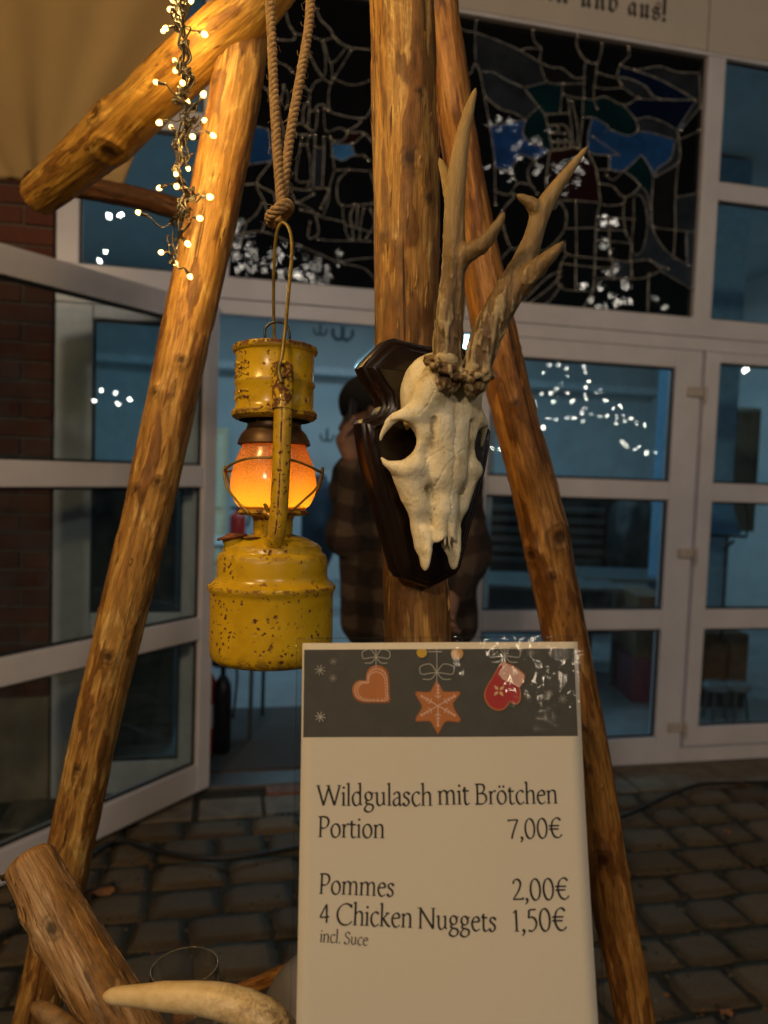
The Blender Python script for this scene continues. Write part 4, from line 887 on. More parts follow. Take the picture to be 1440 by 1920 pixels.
cpv.lathe([(.098, -.005)] + [(.104, .005), (.106, .03)] + [(.105 * cos(a), .035 + .085 * sin(a)) for a in np.linspace(0, pi / 2, 10)], hc + ud_ * .005, ax=ud_, seg=28, x0=fd).link('cap', m_cap, man, smooth=True)
for s_ in (-1, 1):
    e_ = Geo().ball(HQ(.083, .032 * s_, .0), .010, 6).link('eye', plain('eye_white', (.7, .68, .65), .2), man, smooth=True)
# hand and phone
def hand(wr, to, parent, side=1):
    ax = nrm(to - wr); sd2 = nrm(np.cross(ax, fd)); nn2 = np.cross(ax, sd2); prs = [('c', wr, wr + ax * .09, .024, .030, .02), ('c', wr + ax * .05 - sd2 * .02, wr + ax * .09 - sd2 * .02, .016, .016, .02), ('c', wr + ax * .05 + sd2 * .02, wr + ax * .09 + sd2 * .02, .016, .016, .02)]
    for k, (o_, ln) in enumerate(((-.033, .045), (-.011, .056), (.011, .052), (.033, .038))):
        b0 = wr + ax * .095 + sd2 * o_; b1 = b0 + ax * ln * .55 + nn2 * .012; b2 = b1 + ax * ln * .35 + nn2 * .03
        prs += [('c', b0, b1, .0095, .0085, .006), ('c', b1, b2, .0085, .007, .003)]
    t0 = wr + ax * .03 - sd2 * side * .03; prs += [('c', t0, t0 + ax * .04 - sd2 * side * .03, .012, .010, .01), ('c', t0 + ax * .04 - sd2 * side * .03, t0 + ax * .068 - sd2 * side * .026 + nn2 * .02, .010, .008, .004)]
    sdf_obj('hand', prs, .005, .035, m_skin, parent, k=.01)
hand(haL, pp(652, 835, -.22), man); hand(haR, pp(838, 1140, -.25), man, -1)
pc = pp(657, 800, -.22); ph = thing('smartphone', 'black smartphone held up in the raised hand of the man', 'phone', pc)
pu = nrm([0.1, 0, 1]); pn_ = fd; psd = nrm(np.cross(pn_, pu))
g = Geo()
g.add([pc + psd * a * .036 + pu * b_ * .075 + pn_ * c_ * .005 for c_ in (-1, 1) for a, b_ in ((-1, -1), (1, -1), (1, 1), (-1, 1))], [(0, 3, 2, 1), (4, 5, 6, 7), (0, 1, 5, 4), (1, 2, 6, 5), (2, 3, 7, 6), (3, 0, 4, 7)])
g.link('body', m_black, ph, bevel=.004)
g = Geo().lathe([(0, .0065), (.006, .0065), (.007, .005)], pc + psd * -.018 + pu * .055, ax=pn_, seg=16).link('camera_lens', m_gasket, ph)

# ================================================================ canvas of the stall roof
m_canvas = M('beige_canvas'); nz = m_canvas.noise(3, detail=4)
m_canvas.set(Base_Color=m_canvas.ramp(nz, [(.3, (.26, .185, .09)), (.7, (.33, .24, .12))]), Roughness=.9); m_canvas.bump(m_canvas.noise(400), .0006)
V = []; NA, NB = 60, 50; g = Geo()
cor = lambda x, y, d: P(x, y, d)
for i in range(NA + 1):
    u = i / NA
    for j in range(NB + 1):
        v = j / NB
        ytop, ybot = -160, 318 + 38 * u
        y = ytop + (ybot - ytop) * v; xr = 363 - (y / 345.) * 131
        x = -200 + (xr + 200) * u
        # folds gather towards the tied corner by the beam end
        ang = atan2(x - 70, 420 - y)
        fold = .007 * sin(ang * 9 + .6) * (.3 + .7 * v) + .002 * sin(ang * 23 + 1.3)
        V.append(cor(x, y, 1.62 - .26 * (1 - v) - .10 * (1 - u) + fold))
g.add(V, [(i * (NB + 1) + j, (i + 1) * (NB + 1) + j, (i + 1) * (NB + 1) + j + 1, i * (NB + 1) + j + 1) for i in range(NA) for j in range(NB)])
cv = g.link('canvas_roof', m_canvas.m, smooth=True, label='beige canvas of the stall roof hanging behind the beam at top left', cat='canvas')
so = cv.modifiers.new('thick', 'SOLIDIFY'); so.thickness = .002

# ================================================================ poles
W1 = wood('peeled_spruce', (.46, .260, .068), (.29, .120, .028), (.68, .46, .16), (.085, .036, .010))
W5 = wood('golden_beam', (.42, .235, .046), (.28, .125, .022), (.58, .37, .09), (.08, .03, .010))
W2 = wood('reddish_larch', (.42, .20, .048), (.28, .105, .020), (.54, .30, .085), (.08, .028, .010), rough=.48)
W3 = wood('grey_brown_pole', (.38, .235, .115), (.38, .19, .045), (.48, .34, .20), (.07, .035, .015))
W4 = wood('dark_pole', (.13, .06, .025), (.09, .035, .012), (.18, .09, .04), (.03, .014, .007))
pp2 = lambda L: [P(x, y, d) for x, y, d in L]
log('tripod_pole', pp2([(462, -40, .99), (450, 130, 1.0), (413, 330, 1.01), (362, 560, 1.02), (308, 820, 1.03), (258, 1050, 1.04), (192, 1300, 1.055), (140, 1540, 1.07), (88, 1800, 1.09), (30, 2080, 1.12)]),
    [.0335, .0335, .033, .033, .0325, .032, .031, .031, .031, .030], W1, seed=3, knots=[(.09, 5.4, .008, .003), (.18, 4.9, .006, .002), (.31, 4.4, .008, .004), (.34, 5.2, .008, .004), (.41, 4.3, .008, .004), (.42, 5.1, .008, .004), (.56, 4.6, .010, .003), (.66, 4.8, .008, .002), (.80, 4.5, .012, .005)], cap=(False, False), bark=.42, flakes=260,
    label='left pole of the tripod with orange peeled wood lit by the fairy lights', cat='pole', group='poles of the wooden tripod')
log('tripod_pole', pp2([(748, -60, .80), (756, 150, .80), (762, 400, .80), (768, 700, .80), (779, 1000, .80), (787, 1250, .80), (797, 1600, .80), (806, 2150, .80)]),
    [.0335, .0335, .0335, .0345, .0340, .0345, .034, .034], W1, seed=8, knots=[(.175, 4.6, .011, .004), (.235, 5.5, .007, .004), (.205, 4.0, .009, .003), (.36, 4.6, .009, .002), (.12, 4.3, .005, .002)], cap=(False, False), bark=.58, flat=.08, flakes=260,
    label='upright centre pole of the tripod carrying the skull trophy', cat='pole', group='poles of the wooden tripod')
log('tripod_pole', pp2([(795, -260, .98), (818, -60, 1.0), (840, 120, 1.02), (885, 400, 1.05), (930, 620, 1.06), (965, 780, 1.07), (1003, 930, 1.08), (1040, 1100, 1.09), (1070, 1250, 1.10), (1108, 1450, 1.12), (1140, 1650, 1.13), (1180, 1850, 1.14), (1215, 2050, 1.15)]),
    [.022, .0225, .025, .028, .0305, .031, .034, .032, .033, .030, .031, .030, .030], W2, seed=15, knots=[(.40, 4.7, .006, .002), (.51, 4.3, .017, .006), (.52, 5.6, .012, .006), (.54, 4.9, .008, .003), (.78, 5.0, .014, .004)], cap=(False, False), bark=.42, flakes=160, flat=.09,
    label='reddish right pole of the tripod slanting down behind the menu card', cat='pole', group='poles of the wooden tripod')
log('roof_beam', pp2([(560, -105, .96), (470, 12, .97), (390, 82, .99), (300, 165, 1.04), (235, 228, 1.10), (150, 300, 1.18), (62, 372, 1.26)]),
    [.033, .034, .035, .036, .039, .034, .030], W5, seed=21, knots=[(.34, 4.9, .006, .002), (.60, 5.3, .016, .006), (.62, 3.9, .02, .010)], cap=(False, True), bark=.30, flat=.09,
    label='thick round beam slanting down from the tripod top to the brick pillar', cat='beam')
log('cross_pole', pp2([(52, 340, 1.50), (150, 352, 1.47), (260, 372, 1.44), (372, 402, 1.40)]), [.020, .020, .019, .019], W4, seed=25, cap=(True, True), bark=.6,
    label='thin dark pole running behind the fairy lights below the canvas', cat='pole')
cp = log('crossing_log', pp2([(48, 1602, .72), (95, 1690, .705), (150, 1790, .69), (215, 1900, .675), (300, 2060, .66)]), [.0225, .0245, .0265, .0285, .031], W3, seed=31, knots=[(.26, 5.6, .014, .006), (.30, 4.4, .010, -.002)], cap=(True, False), bark=.56, flat=.08, step=.003,
    label='greyish brown log crossing in front of the left pole in the lower left corner', cat='log')
m_brass = plain('brass', (.45, .33, .14), .3, metal=.9)
t = thing('screw_eye', 'small brass screw eye in the side of the crossing log', 'screw', P(10, 1644, .72))
Geo().tube([P(24, 1640, .715), P(6, 1646, .72)], .0032, 10).link('shank', m_brass, t, smooth=True); Geo().tube([P(8, 1645, .72), P(-14, 1642, .725), P(-40, 1634, .73)], .0018, 8).link('wire', m_cable, t, smooth=True)
log('cross_pole', pp2([(560, 1812, 1.18), (500, 1838, 1.2), (430, 1866, 1.22), (330, 1912, 1.25)]), [.011, .011, .011, .011], W2, seed=41, cap=(True, True), bark=.2, step=.006,
    label='thin orange stick between the horn-shaped antler and the grey cover', cat='stick')
# ================================================================ hanging fairy lights
m_wire = plain('dark_wire', (.02, .013, .008), .35)
WARM = (1.0, .58, .20)
m_led = emitter('warm_led', (1.0, .56, .15), 8.0)
m_tip = M('milky_led_cap'); m_tip.set(Base_Color=(.9, .8, .6), Roughness=.3); m_tip.b.inputs['Emission Color'].default_value = (1, .55, .18, 1); m_tip.b.inputs['Emission Strength'].default_value = 3.5; m_tip = m_tip.m
fl = thing('fairy_light_string', 'tangled dark fairy light string with warm bulbs hanging in front of the beam', 'fairy lights', P(340, 0, .90))
flo = np.array(fl.location)
Zs = lambda x, y: (200 + x / 3.4286, y / 3.4286)
bulbs = [(430,5),(535,12),(415,60),(372,197),(390,180),(620,217),(498,293),(440,397),(327,530),(492,535),(617,615),(512,643),(350,785),(418,820),(548,878),(622,778),(677,866),(520,1072),(448,1128),(347,1205),(452,1195),(655,1265),(215,1370),(592,1402),(515,1560),(357,1622),(435,1690),(530,1768),(448,445),(480,-60),(410,-40)]
rb = random.Random(11)
cxs = [(500, -120), (490, 0), (500, 60), (470, 110), (480, 180), (490, 290), (520, 370), (480, 450), (540, 500), (480, 600), (450, 650), (560, 690), (500, 740), (530, 800), (480, 880), (440, 940), (500, 1000), (440, 1080), (470, 1150), (500, 1230), (540, 1260), (480, 1310), (500, 1370), (430, 1430), (480, 1480), (430, 1560), (420, 1640)]
def zp(x, y, d): a, b = Zs(x, y); return P(a, b, d)
for k in range(8):
    L = []
    for i, (x, y) in enumerate(cxs[:None if k < 4 else 23]):
        L.append(zp(x + rb.uniform(-34, 34), y + rb.uniform(-18, 18), .90 + rb.uniform(-.008, .008)))
        if rb.random() < .35: L.append(zp(x + rb.uniform(-60, 60), y + rb.uniform(-60, 10), .90 + rb.uniform(-.012, .012)))
    Geo().tube(spline(L, 7), .00115, 6).link('wire', m_wire, fl, smooth=True)
bulb_me = Geo().lathe([(0, .0040), (.0013, .0037), (.0020, .0024), (.0022, .0008), (.0020, 0), (0, -.0004)], (0, 0, 0), seg=12).mesh('led_bulb', smooth=True); bulb_me.materials.append(m_led)
sock_me = Geo().lathe([(0, -.010), (.0014, -.010), (.0017, -.008), (.0021, 0), (.0018, .0006), (0, .0006)], (0, 0, 0), seg=10).mesh('socket', smooth=True); sock_me.materials.append(m_wire)
cap_me = Geo().lathe([(0, -.0015), (.0016, -.0012), (.0019, 0), (.0016, .0006), (0, .0007)], (0, 0, -.0003), seg=10).mesh('led_base', smooth=True); cap_me.materials.append(m_tip)
for k, (x, y) in enumerate(bulbs):
    d = .90 + rb.uniform(-.02, .012)
    b = zp(x, y, d)
    # nearest point of the bundle
    cxk = min(cxs, key=lambda c: (c[0] - x) ** 2 + (c[1] - y) ** 2 + 1e3 * (abs(c[1] - y) < 10))
    a = zp(cxk[0], cxk[1] + rb.uniform(-25, 25), .90)
    dirv = nrm(b - a + np.array([0, 0, rb.uniform(-.01, .01)])); e = b - dirv * .011
    midp = (a + e) / 2 + np.array([0, rb.uniform(-.004, .004), -rb.uniform(.002, .010)])
    Geo().tube(spline([a, midp, e], 6), .00095, 6).link('lead_wire', m_wire, fl, smooth=True)
    q = Vector([float(c) for c in dirv]).to_track_quat('Z', 'Y').to_euler()
    s = bpy.data.objects.new('socket', sock_me); COL.objects.link(s); s.parent = fl; s.location = b - flo; s.rotation_euler = q
    o = bpy.data.objects.new('bulb', bulb_me); COL.objects.link(o); o.parent = s; o.scale = (rb.uniform(1.15, 1.65),) * 3
    if k % 2 == 0:
        l = bpy.data.lights.new('bulb_light', 'POINT'); l.energy = .15; l.color = (1, .60, .17); l.shadow_soft_size = .003
        lo2 = bpy.data.objects.new('bulb_light', l); COL.objects.link(lo2); lo2.parent = fl; lo2.location = b + dirv * .012 - flo
# plastic joint
Geo().tube([zp(475, 900, .893), zp(470, 985, .893)], .0032, 10).link('clear_sleeve', clear('clear_sleeve', (.9, .85, .75), 1.5, .1), fl, smooth=40)

# ================================================================ rope
m_rope = M('jute_rope'); rv = m_rope.noise(260, detail=5)
m_rope.set(Base_Color=m_rope.ramp(rv, [(.25, (.16, .09, .035)), (.5, (.36, .23, .10)), (.8, (.52, .37, .19))]), Roughness=.95); m_rope.bump(rv, .0008)
rp_ = thing('jute_rope', 'twisted jute rope looped over the tripod top and knotted to the lantern handle', 'rope', P(525, 400, .715))
def rope(pts, R=.0046, pitch=.017, name='strand_run'):
    c = spline(pts, 30); L = np.concatenate([[0], np.cumsum(np.linalg.norm(np.diff(c, axis=0), axis=1))]); n = max(20, int(L[-1] / .0011)); t = np.linspace(0, L[-1], n)
    c = np.stack([np.interp(t, L, c[:, i]) for i in range(3)], 1); tg = np.gradient(c, axis=0); tg /= np.linalg.norm(tg, axis=1)[:, None]
    x = nrm(np.cross(tg[0], [0, 1, 0])); X = []
    for i in range(n): x = nrm(x - tg[i] * (x @ tg[i])); X.append(x)
    X = np.array(X); Y = np.cross(tg, X); g = Geo()
    for k in range(3):
        a = 2 * pi * t / pitch + k * 2 * pi / 3
        g2 = Geo(); off = (np.cos(a)[:, None] * X + np.sin(a)[:, None] * Y) * R * .52
        g2.tube(c + off, R * .56, 7).link('strand', m_rope, rp_, smooth=True)
    fr = random.Random(int(L[-1] * 1e5))
    for i in range(int(L[-1] / .0024)):
        j = fr.randrange(n); a = fr.uniform(0, 2 * pi); o = X[j] * cos(a) + Y[j] * sin(a); s0 = c[j] + o * R * .9; ln = fr.uniform(.002, .007)
        g.tube(spline([s0, s0 + o * ln * .5 + tg[j] * fr.uniform(-.003, .003), s0 + o * ln * .8 + tg[j] * fr.uniform(-.006, .006)], 3), .00011, 3)
    return g
gf = rope([P(502, -60, .74), P(509, 60, .73), P(514, 180, .72), P(521, 300, .715), P(527, 375, .712), P(530, 398, .712)])
g2 = rope([P(584, -60, .74), P(580, 40, .735), P(566, 130, .725), P(548, 230, .72), P(537, 310, .717), P(530, 380, .720), P(527, 400, .722)])
g3 = rope([P(541, 384, .703), P(528, 392, .700), P(513, 402, .702), P(506, 412, .712), P(512, 420, .722), P(526, 412, .730), P(541, 396, .722), P(544, 386, .710), P(536, 380, .703), P(522, 388, .698), P(507, 400, .704), P(503, 408, .712)], R=.0040)
for q in (gf, g2, g3): q.link('fibre', plain('jute_fibre', (.5, .36, .18), .9) if 'jute_fibre' not in bpy.data.materials else bpy.data.materials['jute_fibre'], rp_, kind='stuff')

# ================================================================ lantern
DL = .70; k_ = DL / F
lax = nrm(P(516, 652, DL) - P(508, 1240, DL)); lo_ = P(508.5, 1240, DL)
lx = nrm(np.cross(lax, fw)) * -1; ly = np.cross(lax, lx)
def lh(y): return (1240 - y) * k_
def LP_(x, y, d=0): # lantern-plane point: px offset from axis, px height, depth toward viewer in px
    return lo_ + lax * lh(y) + lx * (x * k_) * (1 if lx[0] > 0 else -1) + (-fw + lax * (fw @ lax)) * d * k_
m_yel = M('rusted_yellow_enamel')
v_ = m_yel.coords(); big = m_yel.noise(18, v_, 4); sp1 = m_yel.noise(150, v_, 5, .6, .6); sp2 = m_yel.noise(420, v_, 3)
reg = m_yel.ramp(m_yel.noise(26, v_, 3), [(.42, 0.), (.60, 1.)])
vo = m_yel.n('TexVoronoi', _Scale=190.0, _Randomness=1.0)
wp = m_yel.n('TexNoise', _Scale=160.0, _Detail=3.0); m_yel.l(v_, wp.inputs['Vector']); wv = m_yel.n('VectorMath', operation='MULTIPLY_ADD'); m_yel.l(wp.outputs['Color'], wv.inputs[0]); wv.inputs[1].default_value = (.007,) * 3; m_yel.l(v_, wv.inputs[2]); m_yel.l(wv.outputs[0], vo.inputs['Vector'])
pits = m_yel.ramp(m_yel.math('ADD', vo.outputs['Distance'], m_yel.math('MULTIPLY', sp1, .35)), [(.40, 1.), (.50, 0.)])
rust = m_yel.math('MULTIPLY', pits, m_yel.ramp(m_yel.noise(40, v_, 4, .6), [(.47, 0.), (.56, 1.)]))
rust = m_yel.math('MAXIMUM', rust, m_yel.ramp(m_yel.noise(75, v_, 6, .7), [(.655, 0.), (.69, 1.)]), True)
pt_ = m_yel.ramp(m_yel.n('NewGeometry').outputs['Pointiness'], [(.515, 0.), (.56, 1.)]); rust = m_yel.math('MAXIMUM', rust, m_yel.math('MULTIPLY', pt_, m_yel.ramp(m_yel.noise(120, v_, 5, .7), [(.46, 0.), (.54, 1.)])), True)
ycol = m_yel.mix(m_yel.ramp(big, [(.3, 0.), (.7, 1.)]), (.50, .30, .010), (.66, .43, .018))
ycol = m_yel.mix(m_yel.math('MULTIPLY', m_yel.ramp(m_yel.noise(55, v_, 5), [(.5, 0.), (.7, 1.)]), .4), ycol, (.30, .15, .012))
m_yel.set(Base_Color=m_yel.mix(rust, ycol, m_yel.mix(m_yel.ramp(sp2, [(.4, 0.), (.6, 1.)]), (.15, .045, .012), (.07, .020, .008))), Roughness=m_yel.ramp(rust, [(0, .24), (1, .8)]))
m_yel.bump(m_yel.math('SUBTRACT', m_yel.math('MULTIPLY', big, .6), rust), .0007, .8)
lan = thing('oil_lantern', 'yellow rusty storm lantern with glowing orange globe hanging from the rope', 'lantern', lo_)
def lat(name, prof, mat=None, parent=None, seg=72, **kw): return Geo().lathe([(r * k_, lh(y)) for r, y in prof], lo_, ax=lax, seg=seg).link(name, mat or m_yel.m, parent or lan, smooth=38, **kw)
tank = lat('tank', [(0, 1236), (60, 1239), (96, 1238), (106, 1234), (112, 1226), (114, 1214), (114, 1170), (114, 1116), (115, 1108), (118, 1104), (119, 1100), (118, 1096), (114.5, 1094), (110, 1090), (105, 1085), (102.8, 1080), (102.5, 1074), (102.5, 1050), (101.5, 1044), (98, 1038), (93, 1035), (92, 1033), (92, 1028), (90, 1024), (84, 1019), (70, 1011), (54, 1005), (36, 1001), (0, 1000)], seg=96)
lat('collar', [(36, 1006), (37, 975), (40, 968), (62, 966), (66, 962), (64, 957), (56, 955), (54, 950), (0, 950)])
hood = lat('hood', [(66, 790), (74, 787), (79, 783), (80, 777), (77, 772), (73.5, 768), (72.5, 760), (72.5, 728), (75, 724), (75, 720), (72.5, 716), (72.5, 672), (74, 666), (78, 663), (79.5, 658), (78, 653), (73, 651), (69, 654), (68, 664), (67, 680), (40, 682), (0, 683)], seg=96)
m_brown = plain('heat_browned_metal', (.085, .045, .02), .42, metal=.5, var=.4, scale=60)
lat('inner_chimney', [(0, 700), (50, 700), (50, 800), (52, 806), (60, 814), (66, 826), (68, 834), (64, 836), (56, 834)], m_brown)
for a in (-.9, -.1, 2.2):
    c = LP_(50 * sin(a + .4), 793, 50 * cos(a + .4)); Geo().ball(c, .0014, 5).link('rivet', plain('steel_rivet', (.5, .5, .48), .3, metal=.8), hood, smooth=True)
# vertical seam folds and embossed (illegible, worn) dimples on the hood
for yy in (690, 700, 712, 742, 752):
    g = Geo(); rr_ = random.Random(int(yy))
    for i in range(9):
        a = -1.25 + i * .085 + rr_.uniform(-.01, .01); g.ball(LP_(73 * sin(a), yy + rr_.uniform(-3, 3), 73 * cos(a)), (.0015, .0009, .0017), 4)
    g.link('embossing', m_yel.m, hood, smooth=True)
# globe
m_globe = M('sooty_frosted_globe'); m_globe.t.nodes.remove(m_globe.b)
tl = m_globe.n('BsdfTranslucent'); df = m_globe.n('BsdfDiffuse'); gs = m_globe.n('BsdfGlossy', _Roughness=.18)
v_ = m_globe.coords(); sz = m_globe.n('SeparateXYZ'); m_globe.l(v_, sz.inputs[0])
soot = m_globe.math('MULTIPLY', m_globe.ramp(m_globe.noise(900, v_, 3), [(.46, 0.), (.60, 1.)]), m_globe.ramp(m_globe.noise(30, v_, 3), [(.2, .15), (.8, 1.)]))
hz = m_globe.n('MapRange'); m_globe.l(sz.outputs[2], hz.inputs[0]); hz.inputs[1].default_value = lh(940); hz.inputs[2].default_value = lh(840)
soot = m_globe.math('MULTIPLY', soot, m_globe.math('ADD', m_globe.math('MULTIPLY', hz.outputs[0], .75), .12), True)
tc_ = m_globe.mix(soot, m_globe.mix(hz.outputs[0], (1.0, .60, .08), (.95, .33, .09)), (.22, .05, .01)); m_globe.l(tc_, tl.inputs[0]); m_globe.l(m_globe.mix(soot, (.75, .45, .2), (.12, .05, .02)), df.inputs[0])  # yellow-to-orange fade up the glass paints the flame's falloff into its colour
x1 = m_globe.n('MixShader', _Fac=.35); m_globe.l(tl.outputs[0], x1.inputs[1]); m_globe.l(df.outputs[0], x1.inputs[2])
x2 = m_globe.n('MixShader', _Fac=.05); m_globe.l(x1.outputs[0], x2.inputs[1]); m_globe.l(gs.outputs[0], x2.inputs[2]); m_globe.l(x2.outputs[0], m_globe.out.inputs[0])
globe_prof = [(57, 833), (61, 842), (67, 855), (73, 872), (77.5, 888), (80, 905), (79, 920), (75, 934), (68, 946), (60, 954), (55, 960)]
gp = spline([(r, y, 0) for r, y in globe_prof], 4)
lat('glass_globe', [(a[0], a[1]) for a in gp], m_globe.m, seg=96)
# flame (electric candle) inside
fl_c = LP_(0, 938); Geo().lathe([(0, -.004), (.0045, -.002), (.0055, .002), (.004, .007), (.0015, .011), (0, .012)], fl_c, ax=lax, seg=16).link('flame', emitter('flame', (1, .50, .12), 22), lan, smooth=True)
l = bpy.data.lights.new('lantern_flame', 'POINT'); l.energy = .42; l.color = (1, .50, .085); l.shadow_soft_size = .006
o = bpy.data.objects.new('lantern_flame', l); COL.objects.link(o); o.location = LP_(0, 948)
# frame tubes (front and back)
tubep = lambda s_: [LP_(27, 700, 76 * s_), LP_(27, 760, 80 * s_), LP_(26, 850, 84 * s_), LP_(24, 930, 86 * s_), LP_(20, 990, 86 * s_), LP_(14, 1012, 78 * s_), LP_(4, 1024, 62 * s_), LP_(-6, 1022, 46 * s_)]
for s_ in (1, -1):
    if s_ == 1: tp = tubep(1)
    else: tp = [LP_(-20, y, -d) for y, d in ((700, 76), (850, 84), (960, 86), (1005, 78), (1018, 52))]
    t = Geo().tube(spline(tp, 8), 16 * k_, 20).link('air_tube', m_yel.m, lan, smooth=True)
    if s_ == 1:
        c_ = spline([p + (-fw) * 15.2 * k_ for p in tp[:6]], 8); Geo().tube(c_, 1.6 * k_, 6).link('seam', m_yel.m, t, smooth=True)
        g = Geo(); g.tube([LP_(25, 698, 76), LP_(26, 715, 78), LP_(26, 778, 81)], [15 * k_, 19 * k_, 18.5 * k_], 20).link('tube_sleeve', m_yel.m, t, smooth=40)
        Geo().tube(spline([LP_(26 + 12 * cos(a), 712 + 12 * sin(a), 97 + 2 * sin(a * 2)) for a in np.linspace(0, 2 * pi, 9)[:-1]], 6, closed=True), 3.0 * k_, 8).link('ear_ring', m_yel.m, t, smooth=True)
        Geo().tube(spline([LP_(12, 716, 94), LP_(14, 702, 96), LP_(30, 698, 98), LP_(42, 706, 96), LP_(38, 722, 95)], 6), 3.4 * k_, 8).link('ear_ring', m_yel.m, t, smooth=True)
# bail
m_bail = plain('yellowed_wire', (.22, .15, .03), .4, metal=.3, var=.4, scale=120)
Geo().tube(spline([LP_(26, 735, 100), LP_(21, 712, 99), LP_(26, 690, 98), LP_(29, 640, 84), LP_(30, 560, 50), LP_(31, 490, 22), LP_(28, 448, 8), LP_(20, 424, 0), LP_(8, 416, -6), LP_(-2, 430, -12), LP_(-8, 470, -26), LP_(-13, 540, -52), LP_(-14, 620, -76), LP_(-14, 700, -80)], 8), 3.3 * k_, 8).link('bail_wire', m_bail, lan, smooth=True)
m_bw = plain('black_wire', (.008, .008, .008), .3)
Geo().tube(spline([LP_(-8, 655, 0), LP_(-18, 638, 4), LP_(-19, 618, 4), LP_(-8, 607, 4), LP_(8, 605, 4), LP_(22, 612, 4), LP_(27, 632, 4), LP_(22, 652, 0)], 8), 2.4 * k_, 8).link('top_wire_loop', m_bw, lan, smooth=True)
for x_ in (-2, 5): Geo().tube([LP_(x_, 660, 0), LP_(x_ + 1, 641, 0)], 2 * k_, 6).link('wire_end', m_bw, lan)
# globe guard wires
def ringpts(f, n=24): return [f(2 * pi * i / n) for i in range(n)]
for t0, t1 in ((-pi / 2, pi / 2), (pi / 2, 3 * pi / 2)):
    pts = []
    for i in range(9):
        a = t0 + (t1 - t0) * i / 8 ; R_ = 84 + 8 * abs(sin(a)) ** 6
        hh = 864 + 22 * abs(sin(a)) ** 3
        pts.append(LP_(R_ * sin(a), hh, R_ * cos(a)))
    Geo().tube(spline(pts, 6), 2.5 * k_, 8).link('guard_wire', m_bail, lan, smooth=True)
for s_ in (-1, 1):
    for zf in (1, -1):
        Geo().tube(spline([LP_(88 * s_, 886, 0), LP_(92 * s_, 878, 6 * zf), LP_(84 * s_, 912, 22 * zf), LP_(60 * s_, 940, 46 * zf), LP_(34 * s_, 964, 60 * zf)], 6), 2.4 * k_, 8).link('guard_wire', m_bail, lan, smooth=True)
# filler cap, wick knob, latch
m_rcap = plain('rusty_cap', (.17, .055, .025), .75, metal=.2, var=.5, scale=90, bump=.0006)
ca = nrm(lax + lx * (-.18)); c0 = LP_(-66, 1020, 40)
Geo().lathe([(17 * k_, -8 * k_), (17 * k_, 4 * k_), (18 * k_, 7 * k_), (17 * k_, 12 * k_)], c0, ax=ca, seg=32).link('filler_neck', m_yel.m, lan, smooth=40)
Geo().lathe([(0, 10 * k_), (26 * k_, 11 * k_), (28 * k_, 13 * k_), (26 * k_, 16 * k_), (12 * k_, 18 * k_), (10 * k_, 21 * k_), (0, 21 * k_)], c0, ax=ca, seg=32).link('filler_cap', m_rcap, lan, smooth=40)
Geo().tube([LP_(2, 962, 66), LP_(-6, 945, 68)], 3.2 * k_, 8).link('lift_lever', m_bail, lan); Geo().ball(LP_(4, 966, 70), 7 * k_, 6).link('wick_knob', plain('worn_brass', (.45, .28, .09), .35, metal=.7), lan, smooth=True)
Geo().tube(spline([LP_(4, 966, 70), LP_(2, 990, 76), LP_(-2, 1004, 80)], 5), 1.6 * k_, 6).link('lever_wire', m_bail, lan, smooth=True)
Geo().lathe([(14 * k_, 0), (17 * k_, 1.5 * k_), (14 * k_, 3 * k_), (0, 3.5 * k_)], LP_(-30, 1008, 52), ax=lax, seg=20).link('cover_tab', m_yel.m, lan, smooth=True)

# ================================================================ trophy shield, skull, antlers
DS = .715; kS = DS / F
TH = radians(30)
sc = P(813, 838, DS)                                    # reference point: orbit height, on the shield's middle line
SX = nrm(rt * cos(TH) - (-fw) * -sin(TH) * 0 + fw * sin(TH)); SYv = nrm(-fw * cos(TH) + rt * sin(TH)); SZ = np.cross(SX, SYv) * 1.0
if SZ[2] < 0: SZ = -SZ
def SK(x, y, z): return sc + (SX * x + SYv * y + SZ * z) * .001      # millimetres: lateral, outward, up
m_sh = M('dark_stained_wood'); n_ = m_sh.noise(30, m_sh.coords((1, 1, .12)), 6, .6, .5)
m_sh.set(Base_Color=m_sh.ramp(n_, [(.3, (.006, .003, .0025)), (.7, (.018, .009, .006))]), Roughness=.28); m_sh.b.inputs['Specular IOR Level'].default_value = .55; m_sh.bump(n_, .0008)
half = [(0, 108), (26, 110), (42, 112), (50, 109), (74, 86), (79, 79), (73, 68), (64, 56), (58, 50), (56, 42), (60, 35), (67, 31), (77, 28), (80, 24), (78, 6), (73, -18), (63, -52), (52, -84), (45, -106), (40, -122), (34, -130), (18, -136), (0, -142)]
hs = []
corner = {(74, 86), (79, 79), (80, 24), (77, 28), (50, 109), (34, -130), (0, -142), (0, 108)}
full = half + [(-x, y) for x, y in half[-2:0:-1]]
A_ = np.array(full, float); n = len(A_)
cen = np.array([0, -5.])
def inset(d):
    out = []
    for i in range(n):
        a, b, c = A_[i - 1], A_[i], A_[(i + 1) % n]
        e1, e2 = nrm(b - a), nrm(c - b); n1, n2 = np.array([e1[1], -e1[0]]), np.array([e2[1], -e2[0]])
        m_ = nrm(n1 + n2); k2 = min(1.35, 1 / max(.35, m_ @ n1)); out.append(b - m_ * d * k2 * -1 * -1)
    return np.array(out)
sgn = 1
test = inset(3.0)
if np.abs(test).sum() > np.abs(A_).sum(): sgn = -1
lev = [(0, -30), (0, -27), (0, -16), (.8, -14.5), (3.2, -14), (4, -13.5), (5, -11), (7.5, -9.0), (10.5, -8.2), (11.3, -6.8), (12.5, -6.0)]
lev = [(d, y) for d, y in lev]
g = Geo(); V = []
